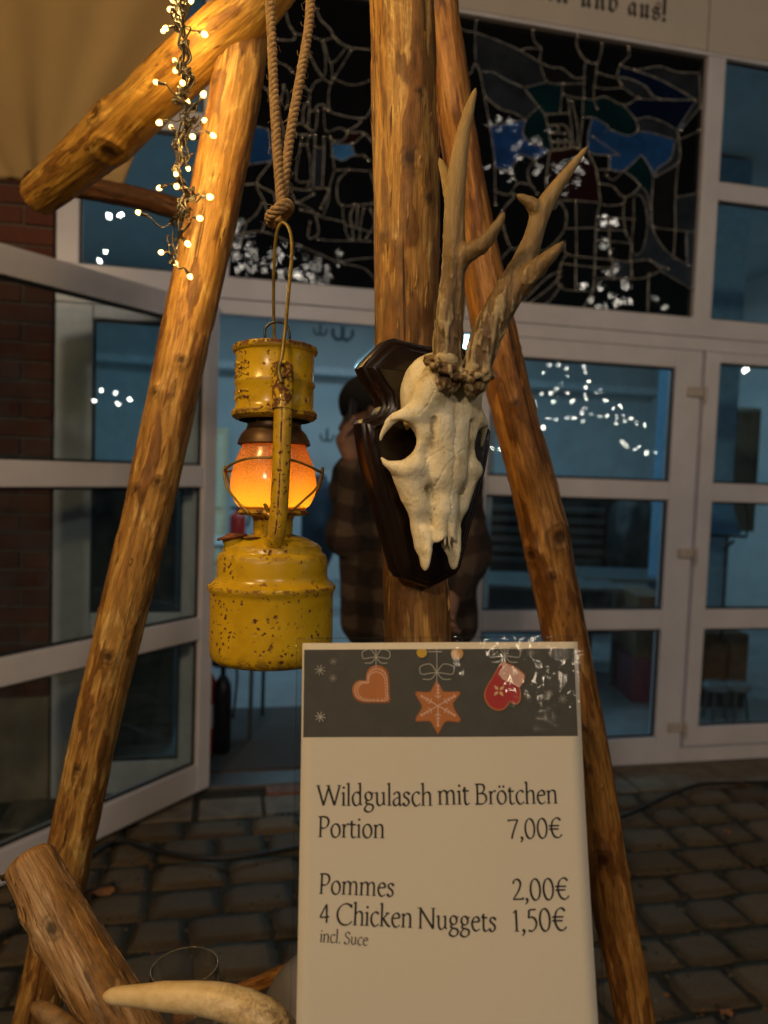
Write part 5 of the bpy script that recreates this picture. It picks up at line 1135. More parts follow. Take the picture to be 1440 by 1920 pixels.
for d, y in lev:
    q = inset(d * sgn) if d else A_
    V += [SK(a * .97 + 10, y - 8, b * .965 - 1.5) for a, b in q]
g.add(V, [(i * n + k, i * n + (k + 1) % n, (i + 1) * n + (k + 1) % n, (i + 1) * n + k) for i in range(len(lev) - 1) for k in range(n)] + [tuple(range(n))[::-1], tuple((len(lev) - 1) * n + k for k in range(n))])
tro = thing('trophy_shield', 'dark brown carved wooden shield hung on the centre pole behind the skull', 'trophy shield', SK(0, -20, -140))
bo = g.link('shield_board', m_sh.m, tro, smooth=35, weld=True)
bv = bo.modifiers.new('bevel', 'BEVEL'); bv.width = .0009; bv.segments = 2; bv.limit_method = 'ANGLE'; bv.angle_limit = radians(30)

# skull (mm)
h = 1.0
X, Y, Z = grid((-64, -26, -124), (64, 78, 100), h)
Xa = np.abs(X)
def cap2(a, b, ra, rb): return sd_cap(Xa, Y, Z, a, b, ra, rb)
sk_ = sd_ell(X, Y, Z, (0, 4, 48), (36, 30, 42))                          # braincase
sk_ = smin(sk_, sd_ell(X, Y, Z, (0, 8, 22), (34, 27, 42)), 8)              # frontals
sk_ = smin(sk_, cap2((20, 20, 36), (16, 45, 74), 13.5, 12), 9)             # pedicles
sk_ = smin(sk_, cap2((8, 20, 20), (8, 18, -26), 15, 15), 10)
sk_ = smin(sk_, cap2((30, 22, 32), (20, 30, 52), 8, 10), 9)                 # brow ridge
sk_ = smin(sk_, cap2((44, 2, -22), (28, 0, -46), 6, 9), 9)                 # zygomatic
sk_ = smin(sk_, cap2((34, 12, -24), (22, 10, -56), 10, 10), 10)              # cheek / maxilla
sk_ = smin(sk_, cap2((22, 4, -45), (15.5, 4, -94), 11, 8), 8)
sk_ = smin(sk_, cap2((17, 10, -82), (17, 13, -98), 7, 4.4), 4)                # premaxilla
sk_ = smin(sk_, sd_ell(Xa, Y, Z, (16.4, 10, -98), (3.9, 9.5, 20.5)), 4)
sk_ = smin(sk_, cap2((17.5, 2, -76), (16.6, 5, -100), 6.5, 3.4), 5)
sk_ = smin(sk_, sd_cap(X, Y, Z, (0, 18, -10), (0, 17, -60), 15, 11.5), 10)     # nasals
sk_ = smin(sk_, cap2((5, 18, -55), (5, 20, -88), 8, 6), 6)
sk_ = smin(sk_, sd_ell(X, Y, Z, (0, 2, -30), (24, 14, 55)), 8)
for a, b, r_ in (((32, 14, 30), (24, 20, 44), 8), ((33, 20, 28), (26, 22, 10), 7), ((33, 14, -20), (27, 18, 0), 7)): sk_ = smin(sk_, cap2(a, b, r_, r_), 6)
# rims round the orbits
def chain(c):
    r_ = None
    q_ = spline([p[:3] for p in c], 4); w_ = np.interp(np.linspace(0, 1, len(q_)), np.linspace(0, 1, len(c)), [p[3] for p in c])
    for i_ in range(len(q_) - 1):
        d_ = cap2(q_[i_], q_[i_ + 1], w_[i_], w_[i_ + 1]); r_ = d_ if r_ is None else np.minimum(r_, d_)
    return r_
sk_ = smin(sk_, chain([(58.5, -1, 5, 2.0), (57, 4, 14, 3.2), (51, 11, 21, 5.2), (43, 17, 25, 7.5), (33, 20, 28, 9)]), 7)
sk_ = smin(sk_, chain([(54, 0, -17, 2.0), (46, 8, -22, 4.2), (37, 15, -22, 7.5), (30, 18, -20, 8)]), 7)
# hollows
sk_ = smax(sk_, -sd_ell(Xa, Y, Z, (49.5, 6, 3), (19.6, 38, 19.6)), 1.2)            # orbits
sk_ = smax(sk_, -sd_cap(Xa, Y, Z, (44, 2, 3), (0, -4, 2), 16, 15), 2)
sk_ = smax(sk_, -sd_ell(X, Y, Z, (0, -4, 8), (24, 20, 34)), 2)
# orbit rims
sk_ = smin(sk_, chain([(50, 12, 24, 4.2), (55, 7, 17.5, 3.4), (58, 1, 9, 2.2), (58.6, -1, 4, 1.2)]), 3)
sk_ = smin(sk_, chain([(45, 9, -20.5, 4.2), (52, 2, -18.5, 3.0), (56.5, -2, -13, 1.3)]), 3)
# nasal opening with ragged nasal tips above it
no = sd_ell(X, Y, Z, (0, 18, -110), (13.6, 30, 25))
no = smin(no, sd_ell(X, Y, Z, (0, 14, -124), (13, 30, 16)), 3)
teeth = np.minimum(np.minimum(cap2((2.6, 22, -76), (2.4, 23, -96), 3.4, .5), cap2((7.6, 20, -76), (7.0, 20, -91), 3.4, .4)), 99)
sk_ = smax(sk_, -no, 1.2); sk_ = smin(sk_, teeth, 1.0)
sk_ = smax(sk_, -sd_cap(Xa, Y, Z, (20.5, 26, -40), (17, 10, -45), 4.2, 4.0), 1.5)  # hole before the orbit
sk_ = smax(sk_, -sd_cap(Xa, Y, Z, (23, 31, -26), (18, 25, -46), 2.8, 1.4), 3)
sk_ = smax(sk_, -sd_cap(Xa, Y, Z, (21.0, 32.5, 21), (20.5, 32, 5), 3.2, 2.4), 2.0)    # long frontal slits
sk_ = smax(sk_, -sd_ell(X, Y, Z, (0, 44, 38), (6, 8, 26)), 5)                   # dip between the pedicles
# sutures as thin grooves
def groove(v, pts, r, d=.0, sym=False):
    for a, b in zip(pts[:-1], pts[1:]):
        q = sd_cap(Xa if sym else X, Y * .0 , Z, (a[0], 0, a[1]), (b[0], 0, b[1]), r, r)
        v = np.where(Y > 8, np.maximum(v, -np.maximum(q, -(v + .6))), v)
    return v
wob = [(1.2 * sin(i * 1.9), 62 - i * 7) for i in range(22)]
sk_ = groove(sk_, wob, .55)
sk_ = groove(sk_, [(0, -12), (9, -20), (15, -34), (13, -60), (9, -84)], .5, sym=True)
sk_ = groove(sk_, [(0, -10), (12, -4), (24, -14), (30, -30)], .45, sym=True)
sk_ = groove(sk_, [(30, 62), (26, 48), (29, 34), (36, 26)], .5, sym=True)
sk_ = sk_ + .45 * fbm(X / 9, Y / 9, Z / 9, 4, 3) + .22 * fbm(X / 2.6, Y / 2.6, Z / 2.6, 9, 2)
V, Q = surface_nets(sk_, np.array([-64, -26, -124.]), h)
# real stains: dirt in the slits, round the burrs
def dseg(p, a, b):
    a, b = np.array(a, float), np.array(b, float); d = b - a; t = np.clip((p - a) @ d / (d @ d), 0, 1); return np.linalg.norm(p - a - t[:, None] * d, axis=1)
Va = V * np.array([1, 1, 1.]); Vb = np.abs(V[:, 0]); Vs = np.stack([Vb, V[:, 1], V[:, 2]], 1)
st = np.exp(-(dseg(Vs, (21.5, 29, 24), (20.5, 28, 0)) / 4.5) ** 2) + .8 * np.exp(-(dseg(Vs, (21, 25, -36), (18, 22, -48)) / 5) ** 2) + .9 * np.exp(-(np.clip(68 - V[:, 2], 0, 99) / 9) ** 2) * (V[:, 1] > 20) + .6 * np.exp(-(V[:, 0] / 3.5) ** 2) * (V[:, 2] > 10) * (V[:, 1] > 20)
g = Geo(); W_ = np.array([sc + (SX * a + SYv * b + SZ * c) * .001 for a, b, c in V]); g.add(W_, Q.tolist()); g.at = {'stain': ('FLOAT', np.clip(st, 0, 1)), 'rest': ('FLOAT_VECTOR', V * .001)}
m_bone = M('old_bone'); v_ = m_bone.coords((1, 1, 1), 'rest'); b1 = m_bone.noise(45, v_, 5, .6); b2 = m_bone.noise(240, v_, 5, .6)
bc = m_bone.ramp(b1, [(.3, (.64, .54, .32)), (.52, (.80, .73, .52)), (.75, (.88, .83, .65))])
sta = m_bone.n('Attribute', attribute_name='stain').outputs['Fac']
bc = m_bone.mix(m_bone.math('MULTIPLY', m_bone.math('MULTIPLY', sta, m_bone.ramp(b2, [(.3, .4), (.6, 1.)])), .8), bc, (.20, .13, .03))
cr = m_bone.ramp(m_bone.noise(38, m_bone.coords((1.5, 1.5, .5), 'rest'), 6, .6, .4), [(.492, 0.), (.5, 1.), (.508, 0.)])
bc = m_bone.mix(m_bone.math('MULTIPLY', cr, .5), bc, (.22, .13, .04))
m_bone.set(Base_Color=bc, Roughness=.52); m_bone.b.inputs['Subsurface Weight'].default_value = .0; m_bone.bump(m_bone.math('ADD', b2, m_bone.math('MULTIPLY', b1, .6)), .0006)
skull = g.link('deer_skull', m_bone.m, smooth=True, org=tuple(SK(0, 0, -118)), label='pale bleached roe deer skull with antlers mounted on the dark shield', cat='skull')

m_ant = M('antler_horn'); v_ = m_ant.coords((1, 1, .25), 'rest'); a1 = m_ant.noise(90, v_, 6, .65, .5); a2 = m_ant.noise(300, v_, 4)
tipa = m_ant.n('Attribute', attribute_name='tip').outputs['Fac']; rid = m_ant.n('Attribute', attribute_name='ridge').outputs['Fac']
ac = m_ant.ramp(a1, [(.3, (.05, .025, .010)), (.5, (.13, .075, .027)), (.72, (.26, .165, .065))])
ac = m_ant.mix(m_ant.ramp(rid, [(.5, 0.), (.9, .8)]), ac, (.43, .35, .20))
ac = m_ant.mix(tipa, ac, m_ant.mix(a1, (.22, .14, .048), (.46, .33, .14)))
m_ant.set(Base_Color=ac, Roughness=.5); m_ant.bump(m_ant.math('ADD', m_ant.math('MULTIPLY', m_ant.noise(230, v_, 5, .7, .6), 1.2), m_ant.math('MULTIPLY', a2, .4)), .0014)
def antler(prims, base, lo, hi, h, parent, name='antler', rough_to=.45, seed=1, burr=None, scale=None, mat=None, **kw):
    """prims: chains of (px, py, depth offset m, radius m); union of tapered limbs"""
    X, Y, Z = grid(lo, hi, h); v = None; tipd = None; 
    for ch in prims:
        pts = spline([P(x, y, DS + d) for x, y, d, r in ch], 4); rs = np.interp(np.linspace(0, 1, len(pts)), np.linspace(0, 1, len(ch)), [c[3] for c in ch])
        for i in range(len(pts) - 1):
            q = sd_cap(X, Y, Z, pts[i], pts[i + 1], rs[i], rs[i + 1]); v = q if v is None else smin(v, q, .004)
    zb = (Z - base[2]) ; f_ = np.clip(1 - zb / rough_to, 0, 1)
    # gutters running along the beam, beads near the burr
    d1 = fbm(X * 260, Y * 260, Z * 34, seed, 2); d2 = np.clip(fbm(X * 300, Y * 300, Z * 190, seed + 4, 2), 0, 1)
    v = v - f_ ** 1.0 * (.0026 * d1 + .0020 * d2) - .0003 * fbm(X * 90, Y * 90, Z * 30, seed + 9, 2)
    if burr is not None:
        for c in burr: v = smin(v, sd_ell(X, Y, Z, c[0], (c[1],) * 3), .0015)
    V, Q = surface_nets(v, np.array(lo), h)
    zb = (V[:, 2] - base[2]); f2 = np.clip(1 - zb / rough_to, 0, 1)
    ridge = np.clip(fbm(V[:, 0] * 260, V[:, 1] * 260, V[:, 2] * 34, seed, 2) * 1.6 + .5, 0, 1) * f2 + np.clip(fbm(V[:, 0] * 300, V[:, 1] * 300, V[:, 2] * 190, seed + 4, 2), 0, 1) * f2
    g = Geo().add(V, Q.tolist()); g.at = {'rest': ('FLOAT_VECTOR', V), 'tip': ('FLOAT', np.clip(zb / rough_to * 1.25 - .45, 0, 1)), 'ridge': ('FLOAT', np.clip(ridge, 0, 1))}
    return g.link(name, mat or m_ant.m, parent, smooth=True, **kw)
def bbox(prims, pad=.016):
    p = np.array([P(x, y, DS + d) for ch in prims for x, y, d, r in ch]); return p.min(0) - pad, p.max(0) + pad
BD = -.045   # burr stands this much nearer than the shield reference
def burr_ring(c, R_, ax, n=26, seed=1):
    r = random.Random(seed); x_ = nrm(np.cross(ax, [0, 1, 0.2])); y_ = np.cross(ax, x_); out = []
    for i in range(n):
        a = 2 * pi * i / n; out.append((c + (x_ * cos(a) + y_ * sin(a)) * R_ * r.uniform(.93, 1.08) + ax * r.uniform(-.0022, .0022), r.uniform(.0022, .0036)))
    return out
LA_ = [[(838, 712, BD, .0125), (840, 640, BD, .0118), (846, 560, BD - .004, .0108), (852, 480, BD - .008, .0094), (852, 400, BD - .010, .0084), (858, 320, BD - .008, .0074), (868, 255, BD - .004, .0056), (880, 205, BD, .0036), (892, 166, BD + .004, .0008)],
       [(850, 505, BD - .006, .0088), (872, 478, BD - .012, .0072), (905, 458, BD - .020, .0056), (928, 430, BD - .026, .0036), (945, 400, BD - .030, .0009)],
       [(852, 390, BD - .006, .0070), (838, 335, BD + .012, .0050), (824, 297, BD + .020, .0012)]]
RA_ = [[(888, 718, BD + .004, .0115), (905, 650, BD + .002, .0125), (930, 590, BD, .0128), (955, 545, BD, .0118), (978, 500, BD, .0098), (998, 450, BD, .0075), (1012, 405, BD, .0070), (1030, 370, BD - .002, .0060), (1065, 322, BD - .006, .0038), (1102, 274, BD - .010, .0008)],
       [(965, 545, BD, .0100), (998, 512, BD - .010, .0078), (1030, 482, BD - .018, .0046), (1056, 455, BD - .024, .0008)],
       [(1012, 402, BD, .0066), (996, 382, BD - .006, .0044), (970, 366, BD - .010, .0009)]]
bL, bR = P(836, 692, DS + BD), P(890, 706, DS + BD + .003)
axL, axR = nrm([.05, -.25, 1]), nrm([.30, -.22, 1])
lo, hi = bbox(LA_); antler(LA_, bL, lo, hi, .00115, skull, seed=3, rough_to=.17, burr=burr_ring(bL, .0195, nrm([.42, -.30, 1]), 30, 2) + burr_ring(bL + np.array([0, 0, .004]), .0165, nrm([.42, -.30, 1]), 22, 3), label='left antler standing upright with one forward tine')
lo, hi = bbox(RA_); antler(RA_, bR, lo, hi, .00115, skull, seed=7, rough_to=.19, burr=burr_ring(bR, .0150, nrm([-.05, -.22, 1]), 24, 5) + burr_ring(bR + np.array([0, 0, .004]), .0140, nrm([.0, -.22, 1]), 20, 6), label='right antler leaning out with two short tines and a long tip')

# ================================================================ foreground antler tine
m_ivory = M('ivory_antler'); v_ = m_ivory.coords((1, 1, 1), 'rest'); i1 = m_ivory.noise(60, v_, 6, .65); tpa = m_ivory.n('Attribute', attribute_name='tip').outputs['Fac']
dirt = m_ivory.math('MULTIPLY', m_ivory.ramp(m_ivory.noise(110, v_, 6, .7, .8), [(.44, 0.), (.62, 1.)]), tpa)
m_ivory.set(Base_Color=m_ivory.mix(dirt, m_ivory.ramp(i1, [(.3, (.60, .42, .19)), (.7, (.78, .64, .38))]), (.16, .085, .025)), Roughness=.42); m_ivory.bump(m_ivory.noise(160, v_, 5), .0006)
def tine(name, ch, mat, label, seed, h=.0016):
    pts = spline([P(*c[:3]) for c in ch], 5); rs = np.interp(np.linspace(0, 1, len(pts)), np.linspace(0, 1, len(ch)), [c[3] for c in ch]); lo = pts.min(0) - .03; hi = pts.max(0) + .03
    X, Y, Z = grid(lo, hi, h); v = None
    for i in range(len(pts) - 1): q = sd_cap(X, Y, Z, pts[i], pts[i + 1], rs[i], rs[i + 1]); v = q if v is None else smin(v, q, .006)
    dr_ = np.clip((X - pts[0][0]) / (pts[-1][0] - pts[0][0]), 0, 1)
    v = v - .0010 * fbm(X * 60, Y * 60, Z * 60, seed, 3) * (.3 + dr_) - .0012 * np.abs(fbm(X * 90, Y * 140, Z * 140, seed + 3, 2)) * dr_ ** 3
    V, Q = surface_nets(v, lo, h); d_ = np.clip((V[:, 0] - pts[0][0]) / (pts[-1][0] - pts[0][0]), 0, 1)
    g = Geo().add(V, Q.tolist()); g.at = {'rest': ('FLOAT_VECTOR', V), 'tip': ('FLOAT', np.clip(d_ * 1.7 - .75, 0, 1))}
    return g.link(name, mat, smooth=True, label=label, cat='antler', org=tuple(pts[-1]))
tine('loose_antler', [(197, 1868, .60, .0015), (230, 1867, .598, .0050), (300, 1868, .592, .0082), (370, 1871, .588, .0098), (430, 1882, .584, .0108), (480, 1902, .582, .0118), (520, 1938, .582, .0128), (545, 1990, .585, .0135)], m_ivory.m, 'pale ivory antler tine pointing left across the bottom below the glass', 5)
tine('loose_antler', [(62, 1886, .66, .0016), (82, 1897, .655, .0050), (120, 1925, .65, .0075), (170, 1985, .64, .009)], m_ant.m if False else plain('brown_horn', (.20, .115, .045), .5, var=.4, scale=120, bump=.0008), 'short brown antler tip poking up in the lower left corner', 9)

# ================================================================ drinking glass
m_gl = clear('drinking_glass', (.985, .98, .97), 1.5, .02, haze=.10, hazecol=(.6, .55, .5), boost=2.2)
kc = .82 / F; gb = P(350, 1990, .82); gt = P(346, 1812, .82); gax = nrm(gt - gb); GH = np.linalg.norm(gt - gb)
tg_ = thing('drinking_glass', 'empty printed drinking glass standing behind the pale antler tine', 'glass', gb)
pr = [(0, .004), (50 * kc, .004), (58 * kc, .010), (64 * kc, GH * .4), (66 * kc, GH * .7), (62 * kc, GH), (60.5 * kc, GH + .0012), (59.5 * kc, GH), (63.5 * kc, GH * .7), (61.5 * kc, GH * .4), (55 * kc, .014), (0, .011)]
Geo().lathe(pr, gb, ax=gax, seg=64).link('tumbler', m_gl, tg_, smooth=50)
Geo().tube([gb + gax * GH + (nrm(np.cross(gax, fw)) * cos(a) + nrm(np.cross(gax, np.cross(gax, fw))) * sin(a)) * 61 * kc for a in np.linspace(0, 2 * pi, 61)], .0008, 6).link('rim', clear('glass_rim_highlight', (.9, .9, .9), 1.5, .05, haze=.6, hazecol=(.75, .7, .6), boost=5), tg_, smooth=True)  # pale haze and boosted gloss paint a bright highlight along the rim
m_prt = plain('white_glass_print', (.62, .55, .45), .5); m_prd = plain('dark_glass_print', (.03, .012, .012), .4)
def onglass(a, zz, R_=66.6):
    x_ = nrm(np.cross(gax, fw)); x_ = x_ if x_[0] > 0 else -x_; return gb + gax * zz + (x_ * sin(a) + -fw * cos(a)) * R_ * kc
def print_patch(a0, a1, z0, z1, mat, R_=66.8):
    g = Geo(); V = []; 
    for i in range(9):
        a = a0 + (a1 - a0) * i / 8; V += [onglass(a, z0, R_), onglass(a, z1, R_)]
    g.add(V, [(2 * i, 2 * i + 2, 2 * i + 3, 2 * i + 1) for i in range(8)]); return g.link('print', mat, tg_, smooth=True)
print_patch(.02, 1.1, GH * .18, GH * .46, m_prd)
zt = GH * .42
for (a0, a1, z0, z1) in ((.10, .115, -.010, 0), (.10, .17, -.010, -.0085), (.22, .235, -.010, 0), (.22, .29, -.0013, 0), (.22, .27, -.0058, -.0045)): print_patch(a0, a1, zt + z0, zt + z1, m_prt, 67.2)
for k in range(5): print_patch(.12 + k * .17, .20 + k * .17, GH * .2 + .004 * (k % 2), GH * .27 + .004 * (k % 2), m_prt, 67.2)

# ================================================================ grey cover
m_grey = plain('grey_plastic', (.20, .19, .21), .38, var=.1, scale=8)
X, Y, Z = grid((-1.3,) * 3, (1.3,) * 3, .05); v = sd_ell(X, Y, Z, (0, 0, 0), (1, 1, 1)) + .06 * fbm(X * 1.3, Y * 1.3, Z * 1.3, 6, 2)
V, Q = surface_nets(v, np.array([-1.3] * 3), .05)
gc = P(640, 1990, .98); V = V * np.array([.122, .10, .155]) + gc
Geo().add(V, Q.tolist()).link('grey_cover', m_grey, smooth=True, label='smooth grey rounded cover bulging out behind the menu card', cat='cover')

# ================================================================ menu card
a_, b_, c_, d_ = P(567, 1207, .566), P(1083, 1202, .566), P(578, 1920, .517), P(1142, 1920, .517)
CX = nrm((b_ - a_) + (d_ - c_)); CY0 = (a_ + b_) / 2 - (c_ + d_) / 2; CY = nrm(CY0 - CX * (CY0 @ CX)); CN = np.cross(CX, CY)
if CN @ fw > 0: CN = -CN
Oc = (a_ + b_) / 2
def cardxy(x, y):
    v = ray(x, y); t = ((Oc - EYE) @ CN) / (v @ CN); p = EYE + v * t - Oc; return float(p @ CX), float(p @ CY)
def CP(u, v, n): return Oc + CX * u + CY * v + CN * (n + .0022 * sin((v + .02) * 14) + .0012 * cos(u * 30 + v * 8))
uL = cardxy(567, 1207)[0]; uR = cardxy(1083, 1202)[0]; Wc = uR - uL; Hc = Wc * 1.414
def sheet(name, u0, u1, v0, v1, n, mat, parent, nu=24, nv=32, thick=.0003, rc=0):
    V = []; 
    for i in range(nu + 1):
        for j in range(nv + 1):
            u = u0 + (u1 - u0) * i / nu; v = v0 + (v1 - v0) * j / nv
            if rc:
                for (cu_, cv_, su, sv) in ((u1 - rc, v1 - rc, 1, 1), (u0 + rc, v1 - rc, -1, 1)):
                    if (u - cu_) * su > 0 and (v - cv_) * sv > 0:
                        L_ = sqrt((u - cu_) ** 2 + (v - cv_) ** 2); m_ = max(abs(u - cu_), abs(v - cv_))
                        if L_ > 0: u, v = cu_ + (u - cu_) * m_ / L_, cv_ + (v - cv_) * m_ / L_
            V.append(CP(u, v, n))
    g = Geo().add(V, [(i * (nv + 1) + j, (i + 1) * (nv + 1) + j, (i + 1) * (nv + 1) + j + 1, i * (nv + 1) + j + 1) for i in range(nu) for j in range(nv)])
    o = g.link(name, mat, parent, smooth=True)
    if thick: so_ = o.modifiers.new('thick', 'SOLIDIFY'); so_.thickness = thick; so_.offset = 1
    return o
card = thing('menu_card', 'laminated white menu card listing goulash and chips with a Christmas biscuit banner', 'menu card', CP(0, -Hc, 0))
m_paper = M('printed_paper'); pn2 = m_paper.noise(300, detail=3); m_paper.set(Base_Color=m_paper.mix(pn2, (.74, .70, .62), (.78, .74, .66)), Roughness=.8); m_paper = m_paper.m
sheet('paper', uL, uR, -Hc, 0, 0, m_paper, card, thick=-.0002)
m_lam = clear('laminate_film', (.97, .97, .96), 1.5, .03, bumps=.00022, bscale=55, boost=1.5)
m_lamedge = clear('laminate_edge', (.93, .92, .90), 1.5, .06, bumps=.0012, bscale=60, boost=2.2)
sheet('laminate_film', uL - .0042, uR + .0048, -Hc - .004, .0042, .0013, m_lam, card, 60, 80, 0, rc=.007)
# sealed rim bead of the laminate
for (u0, v0, u1, v1) in ((uL - .0042, .0035, uR + .003, .0042), (uL - .0042, .0035, uL - .0042, -Hc), (uR + .0048, -.001, uR + .0048, -Hc)):
    Geo().tube([CP(u0 + (u1 - u0) * t, v0 + (v1 - v0) * t, .0012) for t in np.linspace(0, 1, 20)], .00042, 6).link('laminate_rim', m_lamedge, card, smooth=True)
zc = [.00025]
def flat(name, pts, mat, parent, dz=.00002):
    zc[0] += dz; g = Geo(); V = [CP(u, v, zc[0]) for u, v in pts]; c = np.mean(V, 0); n = len(V)
    bm = bmesh.new(); vs = [bm.verts.new(p - np.array(top_of(parent))) for p in V]; f_ = bm.faces.new(vs); bmesh.ops.triangulate(bm, faces=[f_]); 
    if bm.faces and sum((f.normal.dot(Vector([float(q) for q in CN])) for f in bm.faces)) < 0: bmesh.ops.reverse_faces(bm, faces=bm.faces)
    me = bpy.data.meshes.new(name); bm.to_mesh(me); bm.free(); me.materials.append(mat)
    o = bpy.data.objects.new(name, me); COL.objects.link(o); o.parent = parent; return o
def ribbon(name, pts, w, mat, parent):
    zc[0] += .00001; p = np.array(pts); t = np.gradient(p, axis=0); t /= np.linalg.norm(t, axis=1)[:, None] + 1e-9; nn_ = np.stack([-t[:, 1], t[:, 0]], 1); w = np.broadcast_to(w, (len(p),))[:, None]
    A1, B1 = p + nn_ * w / 2, p - nn_ * w / 2; V = []
    for a, b in zip(A1, B1): V += [CP(*a, zc[0]), CP(*b, zc[0])]
    return Geo().add(V, [(2 * i, 2 * i + 1, 2 * i + 3, 2 * i + 2) for i in range(len(p) - 1)]).link(name, mat, parent)
pc_ = lambda x, y: cardxy(x, y)
m_ban = plain('banner_slate', (.060, .062, .058), .6, var=.12, scale=90)
sheet('banner', *(pc_(569, 1300)[0], pc_(1081, 1300)[0]), pc_(820, 1382)[1], pc_(820, 1217)[1], .0001, m_ban, card, 20, 8, 0)
m_gb = plain('gingerbread_print', (.48, .17, .045), .6); m_gbe = plain('gingerbread_edge_print', (.30, .095, .025), .6); m_ic = plain('icing_print', (.72, .45, .35), .6); m_rd = plain('mitten_red_print', (.42, .025, .03), .6)
m_cr = plain('cuff_print', (.66, .42, .35), .6); m_thr = plain('white_line_print', (.42, .42, .40), .6); m_cream3 = plain('cream_print', (.72, .52, .25), .6); m_yb = plain('bauble_yellow_print', (.62, .40, .03), .6); m_ob = plain('bauble_orange_print', (.62, .35, .12), .6); m_snow = plain('snow_print', (.22, .22, .21), .6)
bz = lambda L: [pc_(540 + x / 2.483, 1180 + y / 2.483) for x, y in L]    # banner zoom coordinates
hb = lambda L, n=6: [pc_(540 + x / 2.483, 1180 + y / 2.483) for x, y in spline([(a, b, 0) for a, b in L], n, closed=True)[:, :2]]
ho = lambda L, n=6: [pc_(540 + x / 2.483, 1180 + y / 2.483) for x, y in spline([(a, b, 0) for a, b in L], n)[:, :2]]
bn_ = bpy.data.objects.new('banner_print', None); COL.objects.link(bn_); bn_.parent = card
heart = [(472, 340), (474, 300), (472, 240), (466, 200), (445, 175), (412, 166), (385, 178), (368, 208), (365, 238), (330, 240), (306, 258), (298, 290), (312, 325), (345, 342), (400, 344)]
flat('heart_biscuit', hb(heart), m_gbe, bn_); flat('heart_biscuit', hb([(385 + (x - 390) * .93, 258 + (y - 262) * .93) for x, y in heart]), m_gb, bn_)
hi_ = [(x * .86 + 55.5, y * .84 + 44) for x, y in heart]
hs_ = spline([(a, b, 0) for a, b in hi_], 6, closed=True)[:, :2]
ribbon('icing_line', [pc_(540 + x / 2.483, 1180 + y / 2.483) for x, y in np.concatenate([hs_, hs_[:1]])], .0007, m_ic, bn_)
hd = spline([(x * .74 + 103, y * .72 + 78, 0) for x, y in heart], 3, closed=True)[:, :2]
for x, y in hd: u, v = pc_(540 + x / 2.483, 1180 + y / 2.483); flat('icing_dot', [(u + .0006 * cos(a), v + .0006 * sin(a)) for a in np.linspace(0, 2 * pi, 8)[:-1]], m_ic, bn_, 0)
star = [(692, 232), (722, 288), (742, 290), (800, 288), (803, 300), (768, 345), (775, 370), (806, 420), (798, 434), (745, 428), (728, 436), (698, 492), (666, 434), (655, 428), (594, 430), (592, 415), (622, 366), (620, 350), (590, 300), (596, 288), (650, 292), (664, 286)]
flat('star_biscuit', bz(star), m_gbe, bn_); flat('star_biscuit', bz([(698 + (x - 698) * .95, 360 + (y - 361) * .95) for x, y in star]), m_gb, bn_)
for k in range(6):
    a = pi / 2 + k * pi / 3; ln = 88 if k % 3 else 92; ex, ey = 698 + ln * cos(a), 355 - ln * sin(a)
    ribbon('icing_line', bz([(698, 355), (ex, ey)]), .0009, m_ic, bn_)
    for f_ in (.4, .6, .78):
        for s_ in (-1, 1):
            px_, py_ = 698 + ln * f_ * cos(a), 355 - ln * f_ * sin(a); ribbon('icing_line', bz([(px_, py_), (px_ + 19 * (1.1 - f_) * 1.3 * cos(a + s_ * .9), py_ - 19 * (1.1 - f_) * 1.3 * sin(a + s_ * .9))]), .0008, m_ic, bn_)
    u, v = bz([(ex, ey)])[0]; flat('icing_dot', [(u + .0011 * cos(t), v + .0011 * sin(t)) for t in np.linspace(0, 2 * pi, 10)[:-1]], m_ic, bn_, .00002)
mit = [(1010, 152), (1060, 176), (1100, 208), (1102, 232), (1086, 262), (1078, 270), (1084, 300), (1080, 335), (1062, 350), (1044, 344), (1034, 338), (1020, 358), (1000, 374), (972, 378), (938, 362), (916, 330), (912, 298), (925, 262), (950, 222), (975, 180), (996, 156)]
flat('mitten_biscuit', hb(mit, 4), m_gb, bn_); flat('mitten_biscuit', hb([(1002 + (x - 1002) * .93, 265 + (y - 265) * .94) for x, y in mit], 4), m_rd, bn_)
flat('mitten_cuff', bz([(978, 206), (1010, 158), (1058, 180), (1098, 212), (1097, 232), (1076, 270), (1066, 266), (1040, 250), (1000, 234)]), m_cr, bn_)
for a in (.6, 2.2, 3.8, 5.3):
    a += .1; flat('mitten_star', bz([(981 + 4 * cos(a), 285 - 4 * sin(a)), (981 + 17 * cos(a + .45), 285 - 17 * sin(a + .45)), (981 + 34 * cos(a), 285 - 34 * sin(a)), (981 + 17 * cos(a - .45), 285 - 17 * sin(a - .45))]), m_cream3, bn_)
def bow(x, y, w, h_, top):
    ribbon('thread', bz([(x, top), (x, y + 60)]), .0006, m_thr, bn_)
    for s_ in (-1, 1):
        ribbon('bow_line', ho([(x, y), (x + s_ * w * .4, y - h_), (x + s_ * w, y - h_ * .7), (x + s_ * w * .95, y + h_ * .2), (x + s_ * w * .4, y + h_ * .1), (x, y)]), .0006, m_thr, bn_)
        ribbon('bow_line', ho([(x, y), (x + s_ * w * .35, y + h_ * .8), (x + s_ * w * .85, y + h_ * .85)]), .0006, m_thr, bn_)
bow(410, 128, 62, 34, 93); bow(692, 200, 76, 38, 92); bow(1007, 122, 70, 36, 93)
ribbon('bow_line', bz([(650, 104), (716, 104)]), .0007, m_thr, bn_)
for x, y, r_, m_ in ((622, 108, 24, m_yb), (786, 112, 28, m_ob)):
    P_ = [(x + r_ * cos(a), max(93, y + r_ * sin(a))) for a in np.linspace(0, 2 * pi, 20)[:-1]]; flat('bauble', bz(P_), m_, bn_)
